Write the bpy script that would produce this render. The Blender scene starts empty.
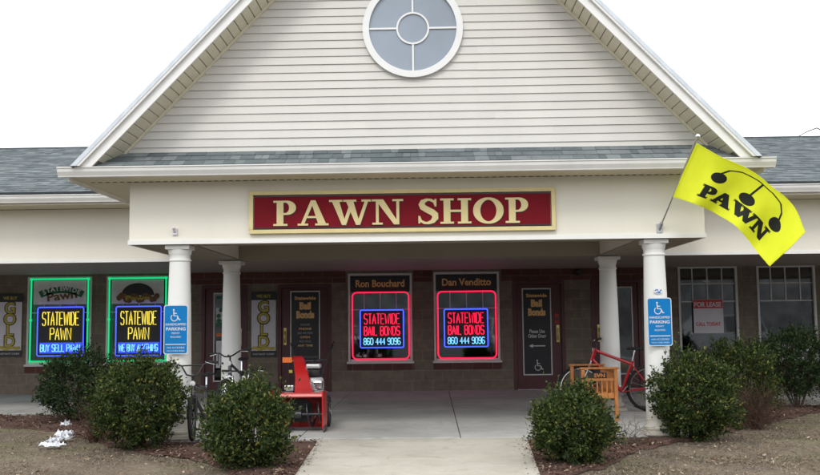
import bpy, bmesh, math, random
import numpy as np
from mathutils import Vector, Matrix
random.seed(7); rng = np.random.default_rng(7)
S = bpy.context.scene
COL = S.collection
PI = math.pi

# ------------------------------------------------------------ camera
FPX = 950.0
pitch = math.atan((322 - 237.5) / FPX); yaw = math.atan((430 - 410) / FPX); roll = 0.011
F = Vector((-math.sin(yaw) * math.cos(pitch), math.cos(yaw) * math.cos(pitch), math.sin(pitch)))
R = F.cross(Vector((0, 0, 1))).normalized(); U = R.cross(F)
R2 = R * math.cos(roll) - U * math.sin(roll); U2 = U * math.cos(roll) + R * math.sin(roll)
cd = bpy.data.cameras.new('camera'); cam = bpy.data.objects.new('camera', cd); COL.objects.link(cam)
cd.sensor_width = 36; cd.lens = FPX / 820 * 36; cd.clip_end = 2000; cd.clip_start = 0.05
m = Matrix((R2, U2, -F)).transposed().to_4x4(); m.translation = Vector((0.18, 0, 1.39)); cam.matrix_world = m
S.camera = cam

# ------------------------------------------------------------ world, sun, exposure (bright overcast)
W = bpy.data.worlds.new('World'); S.world = W; W.use_nodes = True
nt = W.node_tree; nt.nodes.clear()
SUN_EL, SUN_AZ = math.radians(44), math.radians(195)      # azimuth measured from +Y (north) clockwise
sky = nt.nodes.new('ShaderNodeTexSky'); sky.sky_type = 'NISHITA'; sky.sun_disc = False
sky.sun_elevation = SUN_EL; sky.sun_rotation = SUN_AZ
bw = nt.nodes.new('ShaderNodeHueSaturation'); bw.inputs['Saturation'].default_value = 0.25
mx = nt.nodes.new('ShaderNodeMix'); mx.data_type = 'RGBA'; mx.inputs[0].default_value = 0.86
mx.inputs[7].default_value = (16.0, 16.4, 17.0, 1)       # the cloud layer, even and white
bg = nt.nodes.new('ShaderNodeBackground'); bg.inputs[1].default_value = 0.12
out = nt.nodes.new('ShaderNodeOutputWorld')
nt.links.new(sky.outputs[0], bw.inputs['Color']); nt.links.new(bw.outputs[0], mx.inputs[6])
nt.links.new(mx.outputs[2], bg.inputs[0]); nt.links.new(bg.outputs[0], out.inputs[0])
sl = bpy.data.lights.new('sun', 'SUN'); sl.energy = 1.0; sl.angle = math.radians(16); sl.color = (1, .96, .9)
so = bpy.data.objects.new('sun', sl); COL.objects.link(so)
sd = Vector((math.sin(SUN_AZ) * math.cos(SUN_EL), math.cos(SUN_AZ) * math.cos(SUN_EL), math.sin(SUN_EL)))
so.rotation_euler = sd.to_track_quat('Z', 'Y').to_euler(); so.location = (0, -20, 30)
S.view_settings.view_transform = 'Standard'; S.view_settings.look = 'None'
S.view_settings.gamma = 1; S.view_settings.use_curve_mapping = False
S.view_settings.exposure = 0.13
S.render.engine = 'CYCLES'
S.cycles.max_bounces = 8; S.cycles.transparent_max_bounces = 12

# ------------------------------------------------------------ materials
def newmat(name):
    mt = bpy.data.materials.new(name); mt.use_nodes = True
    n = mt.node_tree.nodes; b = n['Principled BSDF']; return mt, mt.node_tree, n, b
def N(t, kind, **kw):
    n = t.nodes.new(kind)
    for k, v in kw.items(): setattr(n, k, v)
    return n
def ramp(t, fac, cols):
    r = N(t, 'ShaderNodeValToRGB'); t.links.new(fac, r.inputs[0])
    e = r.color_ramp.elements
    e[0].position, e[0].color = cols[0][0], (*cols[0][1], 1)
    e[1].position, e[1].color = cols[-1][0], (*cols[-1][1], 1)
    for p, c in cols[1:-1]:
        x = e.new(p); x.color = (*c, 1)
    return r.outputs[0]
def noise(t, scale, detail=4, rough=.55, vec=None, dist=0):
    n = N(t, 'ShaderNodeTexNoise'); n.inputs['Scale'].default_value = scale
    n.inputs['Detail'].default_value = detail; n.inputs['Roughness'].default_value = rough
    n.inputs['Distortion'].default_value = dist
    if vec is None:
        tc = N(t, 'ShaderNodeTexCoord'); vec = tc.outputs['Object']
    t.links.new(vec, n.inputs['Vector']); return n.outputs['Fac']
def mapping(t, scale=(1, 1, 1), rot=(0, 0, 0)):
    tc = N(t, 'ShaderNodeTexCoord'); mp = N(t, 'ShaderNodeMapping')
    mp.inputs['Scale'].default_value = scale; mp.inputs['Rotation'].default_value = rot
    t.links.new(tc.outputs['Object'], mp.inputs[0]); return mp.outputs[0]
def bump(t, b, h, strength=.3, dist=.01):
    n = N(t, 'ShaderNodeBump'); n.inputs['Strength'].default_value = strength; n.inputs['Distance'].default_value = dist
    t.links.new(h, n.inputs['Height']); t.links.new(n.outputs[0], b.inputs['Normal'])
def scl(c, k): return tuple(min(1, x * k) for x in c)
def plain(name, col, rough=.6, var=.12, nscale=6, metal=0, spec=.4, bmp=0, streak=False, coat=0):
    mt, t, n, b = newmat(name)
    vec = mapping(t, (1, 1, .12)) if streak else None
    f = noise(t, nscale, 5, .6, vec)
    c = ramp(t, f, [(.3, scl(col, 1 - var)), (.7, scl(col, 1 + var))])
    t.links.new(c, b.inputs['Base Color'])
    b.inputs['Roughness'].default_value = rough; b.inputs['Metallic'].default_value = metal
    b.inputs['Specular IOR Level'].default_value = spec
    if coat: b.inputs['Coat Weight'].default_value = coat; b.inputs['Coat Roughness'].default_value = .1
    if bmp: bump(t, b, noise(t, nscale * 8, 3), bmp, .004)
    return mt
def emit(name, col, s, base=(.02, .02, .02)):
    mt, t, n, b = newmat(name)
    b.inputs['Base Color'].default_value = (*base, 1)
    b.inputs['Emission Color'].default_value = (*col, 1); b.inputs['Emission Strength'].default_value = s
    b.inputs['Roughness'].default_value = .3
    return mt
M = {}
M['siding'] = plain('vinyl_siding', (.585, .565, .52), .5, .05, 1.2, streak=True)
M['cream'] = plain('cream_panel', (.76, .73, .635), .55, .045, .9, streak=True, bmp=.02)
M['trim'] = plain('white_trim', (.78, .77, .74), .4, .05, 3, streak=True)
M['trim_tan'] = plain('tan_soffit', (.64, .59, .46), .6, .05, 4)
M['gutter'] = plain('gutter_metal', (.70, .69, .66), .35, .06, 3, streak=True)
M['column'] = plain('column_paint', (.74, .74, .71), .5, .05, 3, bmp=.03, streak=True)
M['ceiling'] = plain('porch_ceiling', (.30, .26, .23), .6, .05, 2)
M['shaded_beam'] = plain('shaded_underside', (.28, .25, .19), .6, .05, 2)  # beam paint darkened in colour to carry the porch shade
M['maroon'] = plain('maroon_paint', (.085, .022, .028), .4, .15, 5, bmp=.05)
M['white'] = plain('white_paint', (.72, .72, .70), .4, .04, 5)
M['winframe'] = plain('window_frame', (.58, .57, .57), .4, .05, 5)
M['blackp'] = plain('black_plastic', (.012, .012, .013), .4, .2, 12)
M['rubber'] = plain('rubber', (.02, .02, .02), .85, .3, 30)
M['chrome'] = plain('chrome', (.75, .76, .78), .18, .05, 10, metal=1)
M['steel'] = plain('steel', (.45, .46, .48), .35, .1, 10, metal=.9)
M['darksteel'] = plain('dark_steel', (.06, .06, .065), .4, .2, 10, metal=.5)
M['redpaint'] = plain('red_enamel', (.44, .010, .010), .35, .10, 7, coat=.3, bmp=.02)
M['shadedred'] = plain('shaded_red', (.20, .012, .010), .6, .5, 14, bmp=.2)  # mottled red, darkened to put the housing's inner shade into its colour
M['redbike'] = plain('red_bike_paint', (.42, .010, .016), .25, .1, 12, coat=.5)
M['bluebike'] = plain('dark_bike_paint', (.012, .013, .018), .25, .15, 12, coat=.5)
M['silverbike'] = plain('silver_bike_paint', (.35, .36, .38), .3, .1, 12, metal=.5)
M['orange'] = plain('orange_plate', (.75, .16, .02), .5, .08, 10)
M['engine'] = plain('engine_grey', (.55, .55, .55), .4, .12, 14, metal=.3)
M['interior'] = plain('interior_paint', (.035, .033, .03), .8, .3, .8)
M['gold'] = plain('gold_letter', (.66, .55, .27), .45, .06, 9)
M['golddark'] = plain('dull_gold_letter', (.78, .46, .18), .5, .1, 9)
M['signred'] = plain('sign_red', (.17, .003, .010), .6, .10, 3, spec=.15)
M['blackboard'] = plain('black_board', (.016, .016, .02), .35, .3, 4)
M['letterwhite'] = plain('white_letter', (.60, .60, .60), .5, .05, 9)
M['adablue'] = plain('parking_blue', (.004, .16, .42), .6, .06, 6, spec=.15)
M['bannerwhite'] = plain('banner_vinyl', (.60, .57, .63), .5, .06, 4)
M['bannerpurple'] = plain('banner_grey_letter', (.05, .05, .035), .5, .1, 5)
M['bannerpurple2'] = plain('dim_letter', (.25, .24, .25), .5, .1, 5)
M['gilt'] = plain('gilt_yellow', (.42, .34, .04), .45, .3, 9)
M['posterbg'] = plain('poster_grey', (.66, .63, .66), .5, .12, 6)
M['postergreen'] = plain('poster_green', (.012, .12, .06), .5, .1, 6)
M['posterbrown'] = plain('poster_brown', (.15, .08, .03), .5, .4, 30)
M['posterred'] = plain('poster_red', (.5, .03, .03), .5, .1, 6)
M['snow'] = plain('white_paper', (.74, .76, .80), .6, .12, 14)
M['flagblack'] = plain('flag_black', (.008, .010, .006), .7, .1, 6)
M['twig'] = plain('brown_twig', (.075, .038, .026), .8, .35, 20)
M['twiggrey'] = plain('grey_twig', (.10, .075, .06), .8, .35, 20)
M['stem'] = plain('shrub_stem', (.05, .035, .022), .85, .3, 15)
M['brass'] = plain('brass_plate', (.55, .42, .16), .3, .15, 10, metal=.85)
M['roundglass'] = plain('sky_tint_glass', (.23, .27, .32), .18, .10, 1.1, spec=.6)  # reflected sky put into the base colour and its mottling
M['neon_green'] = emit('neon_green', (.0, .85, .27), .75)
M['neon_red'] = emit('neon_red', (1.0, .012, .06), 1.5)
M['neon_blue'] = emit('neon_blue', (.05, .10, 1.0), 1.7)
M['neon_pale'] = emit('neon_pale_blue', (.18, .58, 1.0), 1.5)
M['neon_yellow'] = emit('neon_yellow', (1.0, .80, .09), 1.1)
M['glow_board'] = emit('lit_blue_board', (.02, .06, .9), 1.2)
M['sheet_in'] = plain('sheet_dark', (.02, .02, .025), .3, .2, 6)

def foot_dirt(mt, z0, z1):
    t = mt.node_tree; b = t.nodes['Principled BSDF']; l = b.inputs['Base Color'].links[0].from_socket
    tc = N(t, 'ShaderNodeTexCoord'); sp = N(t, 'ShaderNodeSeparateXYZ'); t.links.new(tc.outputs['Object'], sp.inputs[0])
    nz = noise(t, 9, 5, .7); a = N(t, 'ShaderNodeMath', operation='MULTIPLY_ADD'); t.links.new(nz, a.inputs[0]); a.inputs[1].default_value = -.5; t.links.new(sp.outputs[2], a.inputs[2])
    c = ramp(t, a.outputs[0], [(0.0, (.66, .62, .55)), (z1 - z0, (1, 1, 1))])
    m_ = N(t, 'ShaderNodeMix', data_type='RGBA', blend_type='MULTIPLY'); m_.inputs[0].default_value = 1
    t.links.new(l, m_.inputs[6]); t.links.new(c, m_.inputs[7]); t.links.new(m_.outputs[2], b.inputs['Base Color'])
foot_dirt(M['column'], 0, .12)
def mat_flag():
    mt, t, n, b = newmat('flag_cloth')
    b.inputs['Roughness'].default_value = .75
    f = noise(t, 2.2, 3)
    c = ramp(t, f, [(.3, (.82, .88, .025)), (.7, (.92, .96, .045))]); t.links.new(c, b.inputs['Base Color'])
    wv = noise(t, 260, 1); bump(t, b, wv, .08, .001)
    tr = N(t, 'ShaderNodeBsdfTranslucent'); t.links.new(c, tr.inputs[0])
    mxs = N(t, 'ShaderNodeMixShader'); mxs.inputs[0].default_value = .3
    t.links.new(b.outputs[0], mxs.inputs[1]); t.links.new(tr.outputs[0], mxs.inputs[2])
    t.links.new(mxs.outputs[0], n['Material Output'].inputs[0]); return mt
M['flag'] = mat_flag()
M['flaghem'] = plain('flag_hem', (.74, .80, .012), .75, .06, 8)
def mat_glass():
    mt, t, n, b = newmat('window_glass'); t.nodes.remove(b)
    tr = N(t, 'ShaderNodeBsdfTransparent'); tr.inputs[0].default_value = (.55, .58, .58, 1)
    gl = N(t, 'ShaderNodeBsdfGlossy'); gl.inputs['Roughness'].default_value = .03
    fr = N(t, 'ShaderNodeFresnel'); fr.inputs[0].default_value = 2.15
    mxs = N(t, 'ShaderNodeMixShader'); t.links.new(fr.outputs[0], mxs.inputs[0])
    t.links.new(tr.outputs[0], mxs.inputs[1]); t.links.new(gl.outputs[0], mxs.inputs[2])
    t.links.new(mxs.outputs[0], n['Material Output'].inputs[0]); return mt
M['glass'] = mat_glass()
def brick_mat(name, c1, c2, mortar, bw_, rh, ms, plane='xz', off=.5, bmp=.35, rough=.85, gain=1, bias=0):
    mt, t, n, b = newmat(name)
    tc = N(t, 'ShaderNodeTexCoord'); sp = N(t, 'ShaderNodeSeparateXYZ'); t.links.new(tc.outputs['Object'], sp.inputs[0])
    cb = N(t, 'ShaderNodeCombineXYZ')
    if plane == 'uv': cb = None; vec = tc.outputs['UV']
    else:
        t.links.new(sp.outputs['XYZ'.index(plane[0].upper())], cb.inputs[0]); t.links.new(sp.outputs['XYZ'.index(plane[1].upper())], cb.inputs[1]); vec = cb.outputs[0]
    br = N(t, 'ShaderNodeTexBrick'); br.offset = off; t.links.new(vec, br.inputs['Vector'])
    br.inputs['Scale'].default_value = 1; br.inputs['Brick Width'].default_value = bw_; br.inputs['Row Height'].default_value = rh
    br.inputs['Mortar Size'].default_value = ms; br.inputs['Mortar Smooth'].default_value = .3; br.inputs['Bias'].default_value = bias
    br.inputs['Color1'].default_value = (*c1, 1); br.inputs['Color2'].default_value = (*c2, 1); br.inputs['Mortar'].default_value = (*mortar, 1)
    nz = noise(t, 7, 6, .65)
    mr = N(t, 'ShaderNodeMix', data_type='RGBA', blend_type='MULTIPLY'); mr.inputs[0].default_value = .8
    t.links.new(br.outputs['Color'], mr.inputs[6])
    g = ramp(t, nz, [(.25, (.65, .65, .65)), (.75, (1.25, 1.25, 1.25))]); t.links.new(g, mr.inputs[7])
    t.links.new(mr.outputs[2], b.inputs['Base Color']); b.inputs['Roughness'].default_value = rough
    mth = N(t, 'ShaderNodeMath', operation='MULTIPLY_ADD'); t.links.new(br.outputs['Fac'], mth.inputs[0]); mth.inputs[1].default_value = -1
    nz2 = noise(t, 90, 3); t.links.new(nz2, mth.inputs[2]); bump(t, b, mth.outputs[0], bmp, .006)
    return mt
M['cmu'] = brick_mat('concrete_block', (.150, .120, .092), (.183, .148, .113), (.21, .178, .145), .406, .203, .008)
M['redbrick'] = brick_mat('dark_red_block', (.080, .026, .020), (.110, .038, .028), (.13, .09, .075), .406, .21, .009)
M['drip'] = plain('drip_edge', (.56, .60, .64), .6, .12, 9, streak=True)
M['shingle'] = brick_mat('asphalt_shingle', (.10, .12, .125), (.18, .20, .205), (.05, .06, .065), .17, .14, .006, plane='uv', bmp=.8, rough=.95)

def mat_concrete(name, col, col2):
    mt, t, n, b = newmat(name)
    f = noise(t, .7, 8, .7); c = ramp(t, f, [(.36, col2), (.62, col)])
    f2 = noise(t, 60, 3, .8); g = ramp(t, f2, [(.3, (.86, .86, .86)), (.7, (1.06, 1.06, 1.06))])
    st = noise(t, 2.7, 5, .7, dist=.8); gs = ramp(t, st, [(.30, (.52, .50, .47)), (.46, (1, 1, 1))])
    mr = N(t, 'ShaderNodeMix', data_type='RGBA', blend_type='MULTIPLY'); mr.inputs[0].default_value = .9
    mr2 = N(t, 'ShaderNodeMix', data_type='RGBA', blend_type='MULTIPLY'); mr2.inputs[0].default_value = .5
    t.links.new(c, mr.inputs[6]); t.links.new(g, mr.inputs[7]); t.links.new(mr.outputs[2], mr2.inputs[6]); t.links.new(gs, mr2.inputs[7])
    t.links.new(mr2.outputs[2], b.inputs['Base Color']); b.inputs['Roughness'].default_value = .85; bump(t, b, f2, .25, .003); return mt
M['slab'] = mat_concrete('slab_concrete', (.50, .495, .47), (.36, .355, .335))
M['walk'] = mat_concrete('walk_concrete', (.51, .48, .41), (.39, .365, .30))
M['kerb'] = mat_concrete('kerb_concrete', (.42, .41, .38), (.32, .31, .29))
M['asphalt'] = plain('asphalt', (.055, .055, .057), .9, .25, 20, bmp=.4)
M['joint'] = plain('joint_dirt', (.12, .11, .10), .95, .2, 20)
def mat_lawn():
    mt, t, n, b = newmat('dead_lawn')
    f = noise(t, 1.4, 8, .75); f2 = noise(t, 22, 7, .8)
    c = ramp(t, f, [(.3, (.10, .075, .055)), (.5, (.17, .13, .095)), (.7, (.25, .20, .15))])
    fg = noise(t, .55, 4, .6); gg = ramp(t, fg, [(.48, (1, 1, 1)), (.62, (.80, .92, .62))])
    mg = N(t, 'ShaderNodeMix', data_type='RGBA', blend_type='MULTIPLY'); mg.inputs[0].default_value = 1
    t.links.new(c, mg.inputs[6]); t.links.new(gg, mg.inputs[7]); c = mg.outputs[2]
    g = ramp(t, f2, [(.3, (.42, .42, .40)), (.7, (1.4, 1.4, 1.35))])
    mr = N(t, 'ShaderNodeMix', data_type='RGBA', blend_type='MULTIPLY'); mr.inputs[0].default_value = 1
    t.links.new(c, mr.inputs[6]); t.links.new(g, mr.inputs[7]); t.links.new(mr.outputs[2], b.inputs['Base Color'])
    b.inputs['Roughness'].default_value = .95; bump(t, b, f2, .7, .02); return mt
M['lawn'] = mat_lawn()
def mat_mulch():
    mt, t, n, b = newmat('bark_mulch')
    f = noise(t, 3, 6, .7); f2 = noise(t, 55, 5, .75, dist=1)
    c = ramp(t, f, [(.3, (.075, .036, .026)), (.7, (.13, .070, .052))])
    g = ramp(t, f2, [(.3, (.4, .4, .4)), (.7, (1.4, 1.35, 1.3))])
    mr = N(t, 'ShaderNodeMix', data_type='RGBA', blend_type='MULTIPLY'); mr.inputs[0].default_value = 1
    t.links.new(c, mr.inputs[6]); t.links.new(g, mr.inputs[7]); t.links.new(mr.outputs[2], b.inputs['Base Color'])
    b.inputs['Roughness'].default_value = .95; bump(t, b, f2, .8, .02); return mt
M['mulch'] = mat_mulch()
def island(name, cols, rough=.6, transl=0, spec=.3):
    mt, t, n, b = newmat(name)
    g = N(t, 'ShaderNodeNewGeometry')
    c = ramp(t, g.outputs['Random Per Island'], cols); t.links.new(c, b.inputs['Base Color'])
    b.inputs['Roughness'].default_value = rough; b.inputs['Specular IOR Level'].default_value = spec
    if transl:
        tr = N(t, 'ShaderNodeBsdfTranslucent'); t.links.new(c, tr.inputs[0])
        mxs = N(t, 'ShaderNodeMixShader'); mxs.inputs[0].default_value = transl
        t.links.new(b.outputs[0], mxs.inputs[1]); t.links.new(tr.outputs[0], mxs.inputs[2]); t.links.new(mxs.outputs[0], n['Material Output'].inputs[0])
    return mt
M['leaf'] = island('shrub_leaf', [(0, (.012, .026, .008)), (.45, (.030, .052, .013)), (.86, (.075, .100, .022)), (1, (.22, .21, .05))], .6, .25, .22)
M['leaf_dark'] = island('dark_shrub_leaf', [(0, (.010, .023, .009)), (.5, (.021, .042, .015)), (.93, (.048, .078, .025)), (1, (.13, .14, .045))], .6, .25, .22)
M['blade'] = island('grass_blade', [(0, (.10, .075, .055)), (.5, (.20, .155, .115)), (.88, (.32, .26, .20)), (.95, (.42, .36, .28)), (1, (.10, .12, .045))], .85, .15)
M['chip'] = island('mulch_chip', [(0, (.035, .018, .013)), (.5, (.085, .040, .028)), (.85, (.15, .09, .065)), (1, (.30, .23, .16))], .9)
M['deadleaf'] = island('dead_leaf', [(0, (.10, .05, .025)), (.5, (.22, .13, .07)), (1, (.42, .34, .24))], .7, .1)
def mat_wood():
    mt, t, n, b = newmat('varnished_wood')
    f = noise(t, 14, 5, .6, mapping(t, (3, 3, .5)))
    c = ramp(t, f, [(.3, (.30, .10, .025)), (.55, (.47, .18, .045)), (.75, (.56, .25, .08))]); t.links.new(c, b.inputs['Base Color'])
    b.inputs['Roughness'].default_value = .45; return mt
M['wood'] = mat_wood()

_t = M['siding'].node_tree; _b = _t.nodes['Principled BSDF']; _l = _b.inputs['Base Color'].links[0].from_socket
_g = N(_t, 'ShaderNodeNewGeometry'); _r = ramp(_t, _g.outputs['Random Per Island'], [(0, (.955, .955, .955)), (1, (1.03, 1.03, 1.03))])
_m = N(_t, 'ShaderNodeMix', data_type='RGBA', blend_type='MULTIPLY'); _m.inputs[0].default_value = 1
_t.links.new(_l, _m.inputs[6]); _t.links.new(_r, _m.inputs[7]); _t.links.new(_m.outputs[2], _b.inputs['Base Color'])
# ------------------------------------------------------------ object helpers
def tag(o, label=None, cat=None, group=None, kind=None):
    if label: o['label'] = label
    if cat: o['category'] = cat
    if group: o['group'] = group
    if kind: o['kind'] = kind
    return o
def empty(name, loc=(0, 0, 0), rot=(0, 0, 0)):
    o = bpy.data.objects.new(name, None); COL.objects.link(o); o.location = loc; o.rotation_euler = rot
    o.empty_display_size = .1; return o
def link(name, me, mat, parent=None, smooth=None):
    o = bpy.data.objects.new(name, me); COL.objects.link(o)
    me.materials.clear(); me.materials.append(M[mat] if isinstance(mat, str) else mat)
    if parent: o.parent = parent
    if smooth is not None:
        me.polygons.foreach_set('use_smooth', [True] * len(me.polygons)); 
        if smooth < 179: me.set_sharp_from_angle(angle=math.radians(smooth))
    return o
def obj(name, bm, mat, parent=None, smooth=None, bevel=0):
    if bevel:
        bmesh.ops.remove_doubles(bm, verts=bm.verts, dist=1e-6)
        es = [e for e in bm.edges if len(e.link_faces) == 2 and e.calc_face_angle(0) > .6]
        bmesh.ops.bevel(bm, geom=es, offset=bevel, segments=2, profile=.5, affect='EDGES')
    bmesh.ops.recalc_face_normals(bm, faces=bm.faces)
    me = bpy.data.meshes.new(name); bm.to_mesh(me); bm.free()
    return link(name, me, mat, parent, smooth)
def pyobj(name, v, f, mat, parent=None, smooth=None):
    me = bpy.data.meshes.new(name); me.from_pydata(v, [], f); me.update()
    return link(name, me, mat, parent, smooth)
def copy_tree(o, parent=None):
    c = o.copy(); COL.objects.link(c)
    if parent: c.parent = parent
    for ch in [x for x in bpy.data.objects if x.parent == o]:
        copy_tree(ch, c)
    return c
B = bmesh.new
def box(bm, x0, x1, y0, y1, z0, z1, mt=None):
    vs = [bm.verts.new(p) for p in ((x0, y0, z0), (x1, y0, z0), (x1, y1, z0), (x0, y1, z0), (x0, y0, z1), (x1, y0, z1), (x1, y1, z1), (x0, y1, z1))]
    if mt is not None:
        for v in vs: v.co = mt @ v.co
    for q in ((0, 3, 2, 1), (4, 5, 6, 7), (0, 1, 5, 4), (1, 2, 6, 5), (2, 3, 7, 6), (3, 0, 4, 7)): bm.faces.new([vs[i] for i in q])
    return vs
def prism(bm, pts, axis, a, b_):
    """pts 2D outline, extruded along axis from a to b_"""
    def P(p, t):
        if axis == 'x': return (t, p[0], p[1])
        if axis == 'y': return (p[0], t, p[1])
        return (p[0], p[1], t)
    A = [bm.verts.new(P(p, a)) for p in pts]; Bv = [bm.verts.new(P(p, b_)) for p in pts]
    bm.faces.new(A); bm.faces.new(Bv[::-1]); n = len(pts)
    for i in range(n): bm.faces.new([A[i], Bv[i], Bv[(i + 1) % n], A[(i + 1) % n]])
def tube(bm, pts, r, n=8, closed=False, cap=True):
    pts = [Vector(p) for p in pts]; L = len(pts)
    rs = r if isinstance(r, (list, tuple)) else [r] * L
    rings = []; up = None
    for i, p in enumerate(pts):
        if closed: d = (pts[(i + 1) % L] - pts[i - 1])
        else: d = pts[min(i + 1, L - 1)] - pts[max(i - 1, 0)]
        d = d.normalized() if d.length > 1e-9 else Vector((0, 0, 1))
        if up is None: up = Vector((0, 0, 1)) if abs(d.z) < .9 else Vector((0, 1, 0))
        a = d.cross(up)
        if a.length < 1e-4: a = d.orthogonal()
        a.normalize(); b2 = a.cross(d).normalized(); up = b2
        rings.append([bm.verts.new(p + (a * math.cos(2 * PI * k / n) + b2 * math.sin(2 * PI * k / n)) * rs[i]) for k in range(n)])
    for i in range(L if closed else L - 1):
        A, C_ = rings[i], rings[(i + 1) % L]
        for k in range(n): bm.faces.new([A[k], A[(k + 1) % n], C_[(k + 1) % n], C_[k]])
    if cap and not closed: bm.faces.new(rings[0][::-1]); bm.faces.new(rings[-1])
def lathe(bm, prof, n=32, c=(0, 0, 0), axis='z'):
    rings = []
    for r, h in prof:
        ring = []
        for k in range(n):
            a = 2 * PI * k / n
            p = (r * math.cos(a), r * math.sin(a), h) if axis == 'z' else ((r * math.cos(a), h, r * math.sin(a)) if axis == 'y' else (h, r * math.cos(a), r * math.sin(a)))
            ring.append(bm.verts.new((p[0] + c[0], p[1] + c[1], p[2] + c[2])))
        rings.append(ring)
    for i in range(len(rings) - 1):
        for k in range(n): bm.faces.new([rings[i][k], rings[i][(k + 1) % n], rings[i + 1][(k + 1) % n], rings[i + 1][k]])
    bm.faces.new(rings[0][::-1]); bm.faces.new(rings[-1])
def arc(cx, cy, r, a0, a1, n=12, ry=None):
    ry = r if ry is None else ry
    return [(cx + r * math.cos(math.radians(a0 + (a1 - a0) * i / n)), cy + ry * math.sin(math.radians(a0 + (a1 - a0) * i / n))) for i in range(n + 1)]

# ------------------------------------------------------------ 2D lettering
def strip(pts, w):
    """polyline -> list of quads; w single width or list"""
    n = len(pts); ws = w if isinstance(w, (list, tuple)) else [w] * n
    L, Rr = [], []
    for i in range(n):
        a = pts[max(i - 1, 0)]; b_ = pts[min(i + 1, n - 1)]
        dx, dy = b_[0] - a[0], b_[1] - a[1]; l = math.hypot(dx, dy) or 1
        nx, ny = -dy / l * ws[i] / 2, dx / l * ws[i] / 2
        L.append((pts[i][0] + nx, pts[i][1] + ny)); Rr.append((pts[i][0] - nx, pts[i][1] - ny))
    return [[L[i], L[i + 1], Rr[i + 1], Rr[i]] for i in range(n - 1)]
def rect(x0, x1, y0, y1): return [[(x0, y0), (x1, y0), (x1, y1), (x0, y1)]]
def band(outer, inner): return [[outer[i], outer[i + 1], inner[i + 1], inner[i]] for i in range(len(outer) - 1)]
def quadp(*p): return [list(p)]
def serif_glyph(ch):
    s = .06
    if ch == 'P':
        return .74, [rect(.12, .31, 0, 1), rect(.01, .44, 0, s), rect(.01, .12, 1 - s, 1),
                     band([(.31, 1)] + arc(.42, .72, .30, 90, -90, 16, .28) + [(.31, .44)], [(.31, 1 - s)] + arc(.40, .72, .13, 90, -90, 16, .22) + [(.31, .50)])]
    if ch == 'A':
        return .98, [quadp((.12, s), (.19, s), (.50, .93), (.44, 1)), quadp((.44, 1), (.56, 1), (.90, s), (.68, s)), rect(.27, .66, .30, .36),
                     rect(.01, .32, 0, s), rect(.58, .99, 0, s)]
    if ch == 'W':
        return 1.34, [quadp((.10, 1 - s), (.30, 1 - s), (.52, 0), (.42, 0)), quadp((.45, .04), (.52, 0), (.74, .8), (.68, .86)),
                      quadp((.56, 1 - s), (.76, 1 - s), (.98, 0), (.88, 0)), quadp((.91, .04), (.98, 0), (1.24, 1 - s), (1.17, 1 - s)),
                      rect(.0, .40, 1 - s, 1), rect(.46, .86, 1 - s, 1), rect(1.06, 1.34, 1 - s, 1)]
    if ch == 'N':
        return .98, [rect(.13, .19, s, 1 - s), quadp((.12, 1), (.34, 1), (.86, 0), (.72, 0)), rect(.80, .86, 0, 1 - s), rect(.01, .32, 0, s), rect(.0, .13, 1 - s, 1), rect(.67, .99, 1 - s, 1)]
    if ch == 'H':
        return 1.0, [rect(.12, .31, s, 1 - s), rect(.69, .88, s, 1 - s), rect(.31, .69, .47, .54), rect(.01, .42, 0, s), rect(.58, .99, 0, s), rect(.01, .42, 1 - s, 1), rect(.58, .99, 1 - s, 1)]
    if ch == 'O':
        return 1.0, [band(arc(.5, .5, .48, 0, 360, 36, .52), arc(.5, .5, .28, 0, 360, 36, .45))]
    if ch == 'S':
        p = [(.60, .74), (.56, .88), (.44, .965), (.32, .97), (.19, .90), (.15, .78), (.20, .66), (.34, .56), (.48, .47), (.58, .37), (.59, .23), (.50, .09), (.36, .03), (.24, .035), (.12, .12), (.07, .28)]
        w = [.03, .05, .07, .08, .13, .17, .19, .20, .20, .19, .17, .12, .08, .07, .05, .03]
        return .70, [strip(p, w), quadp((.585, .70), (.615, .70), (.615, 1.0), (.585, .97)), quadp((.055, .02), (.085, .03), (.085, .31), (.055, .31))]
    return .36, []
def serif_text(text, h, gap=.05):
    """returns list of pieces (each a list of quads) scaled to cap height h and total width"""
    x = 0; out = []
    for ch in text:
        adv, ps = serif_glyph(ch)
        for p in ps: out.append([[((x + a) * h, b_ * h) for a, b_ in q] for q in p])
        x += adv + gap
    return out, (x - gap) * h
def flat(bm, pieces, x, y, z, th=.006, sx=1, mt=None, step=.0004):
    """pieces of 2D quads, lettering facing -Y on plane y"""
    for i, p in enumerate(pieces):
        yf = y - th - step * (i % 7)
        for q in p:
            fr = [Vector((x + a * sx, yf, z + b_)) for a, b_ in q]; bk = [Vector((x + a * sx, y, z + b_)) for a, b_ in q]
            if mt is not None: fr = [mt @ v for v in fr]; bk = [mt @ v for v in bk]
            A = [bm.verts.new(v) for v in fr]; C_ = [bm.verts.new(v) for v in bk]
            try:
                bm.faces.new(A)
                for k in range(4): bm.faces.new([A[k], C_[k], C_[(k + 1) % 4], A[(k + 1) % 4]])
            except ValueError: pass
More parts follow.
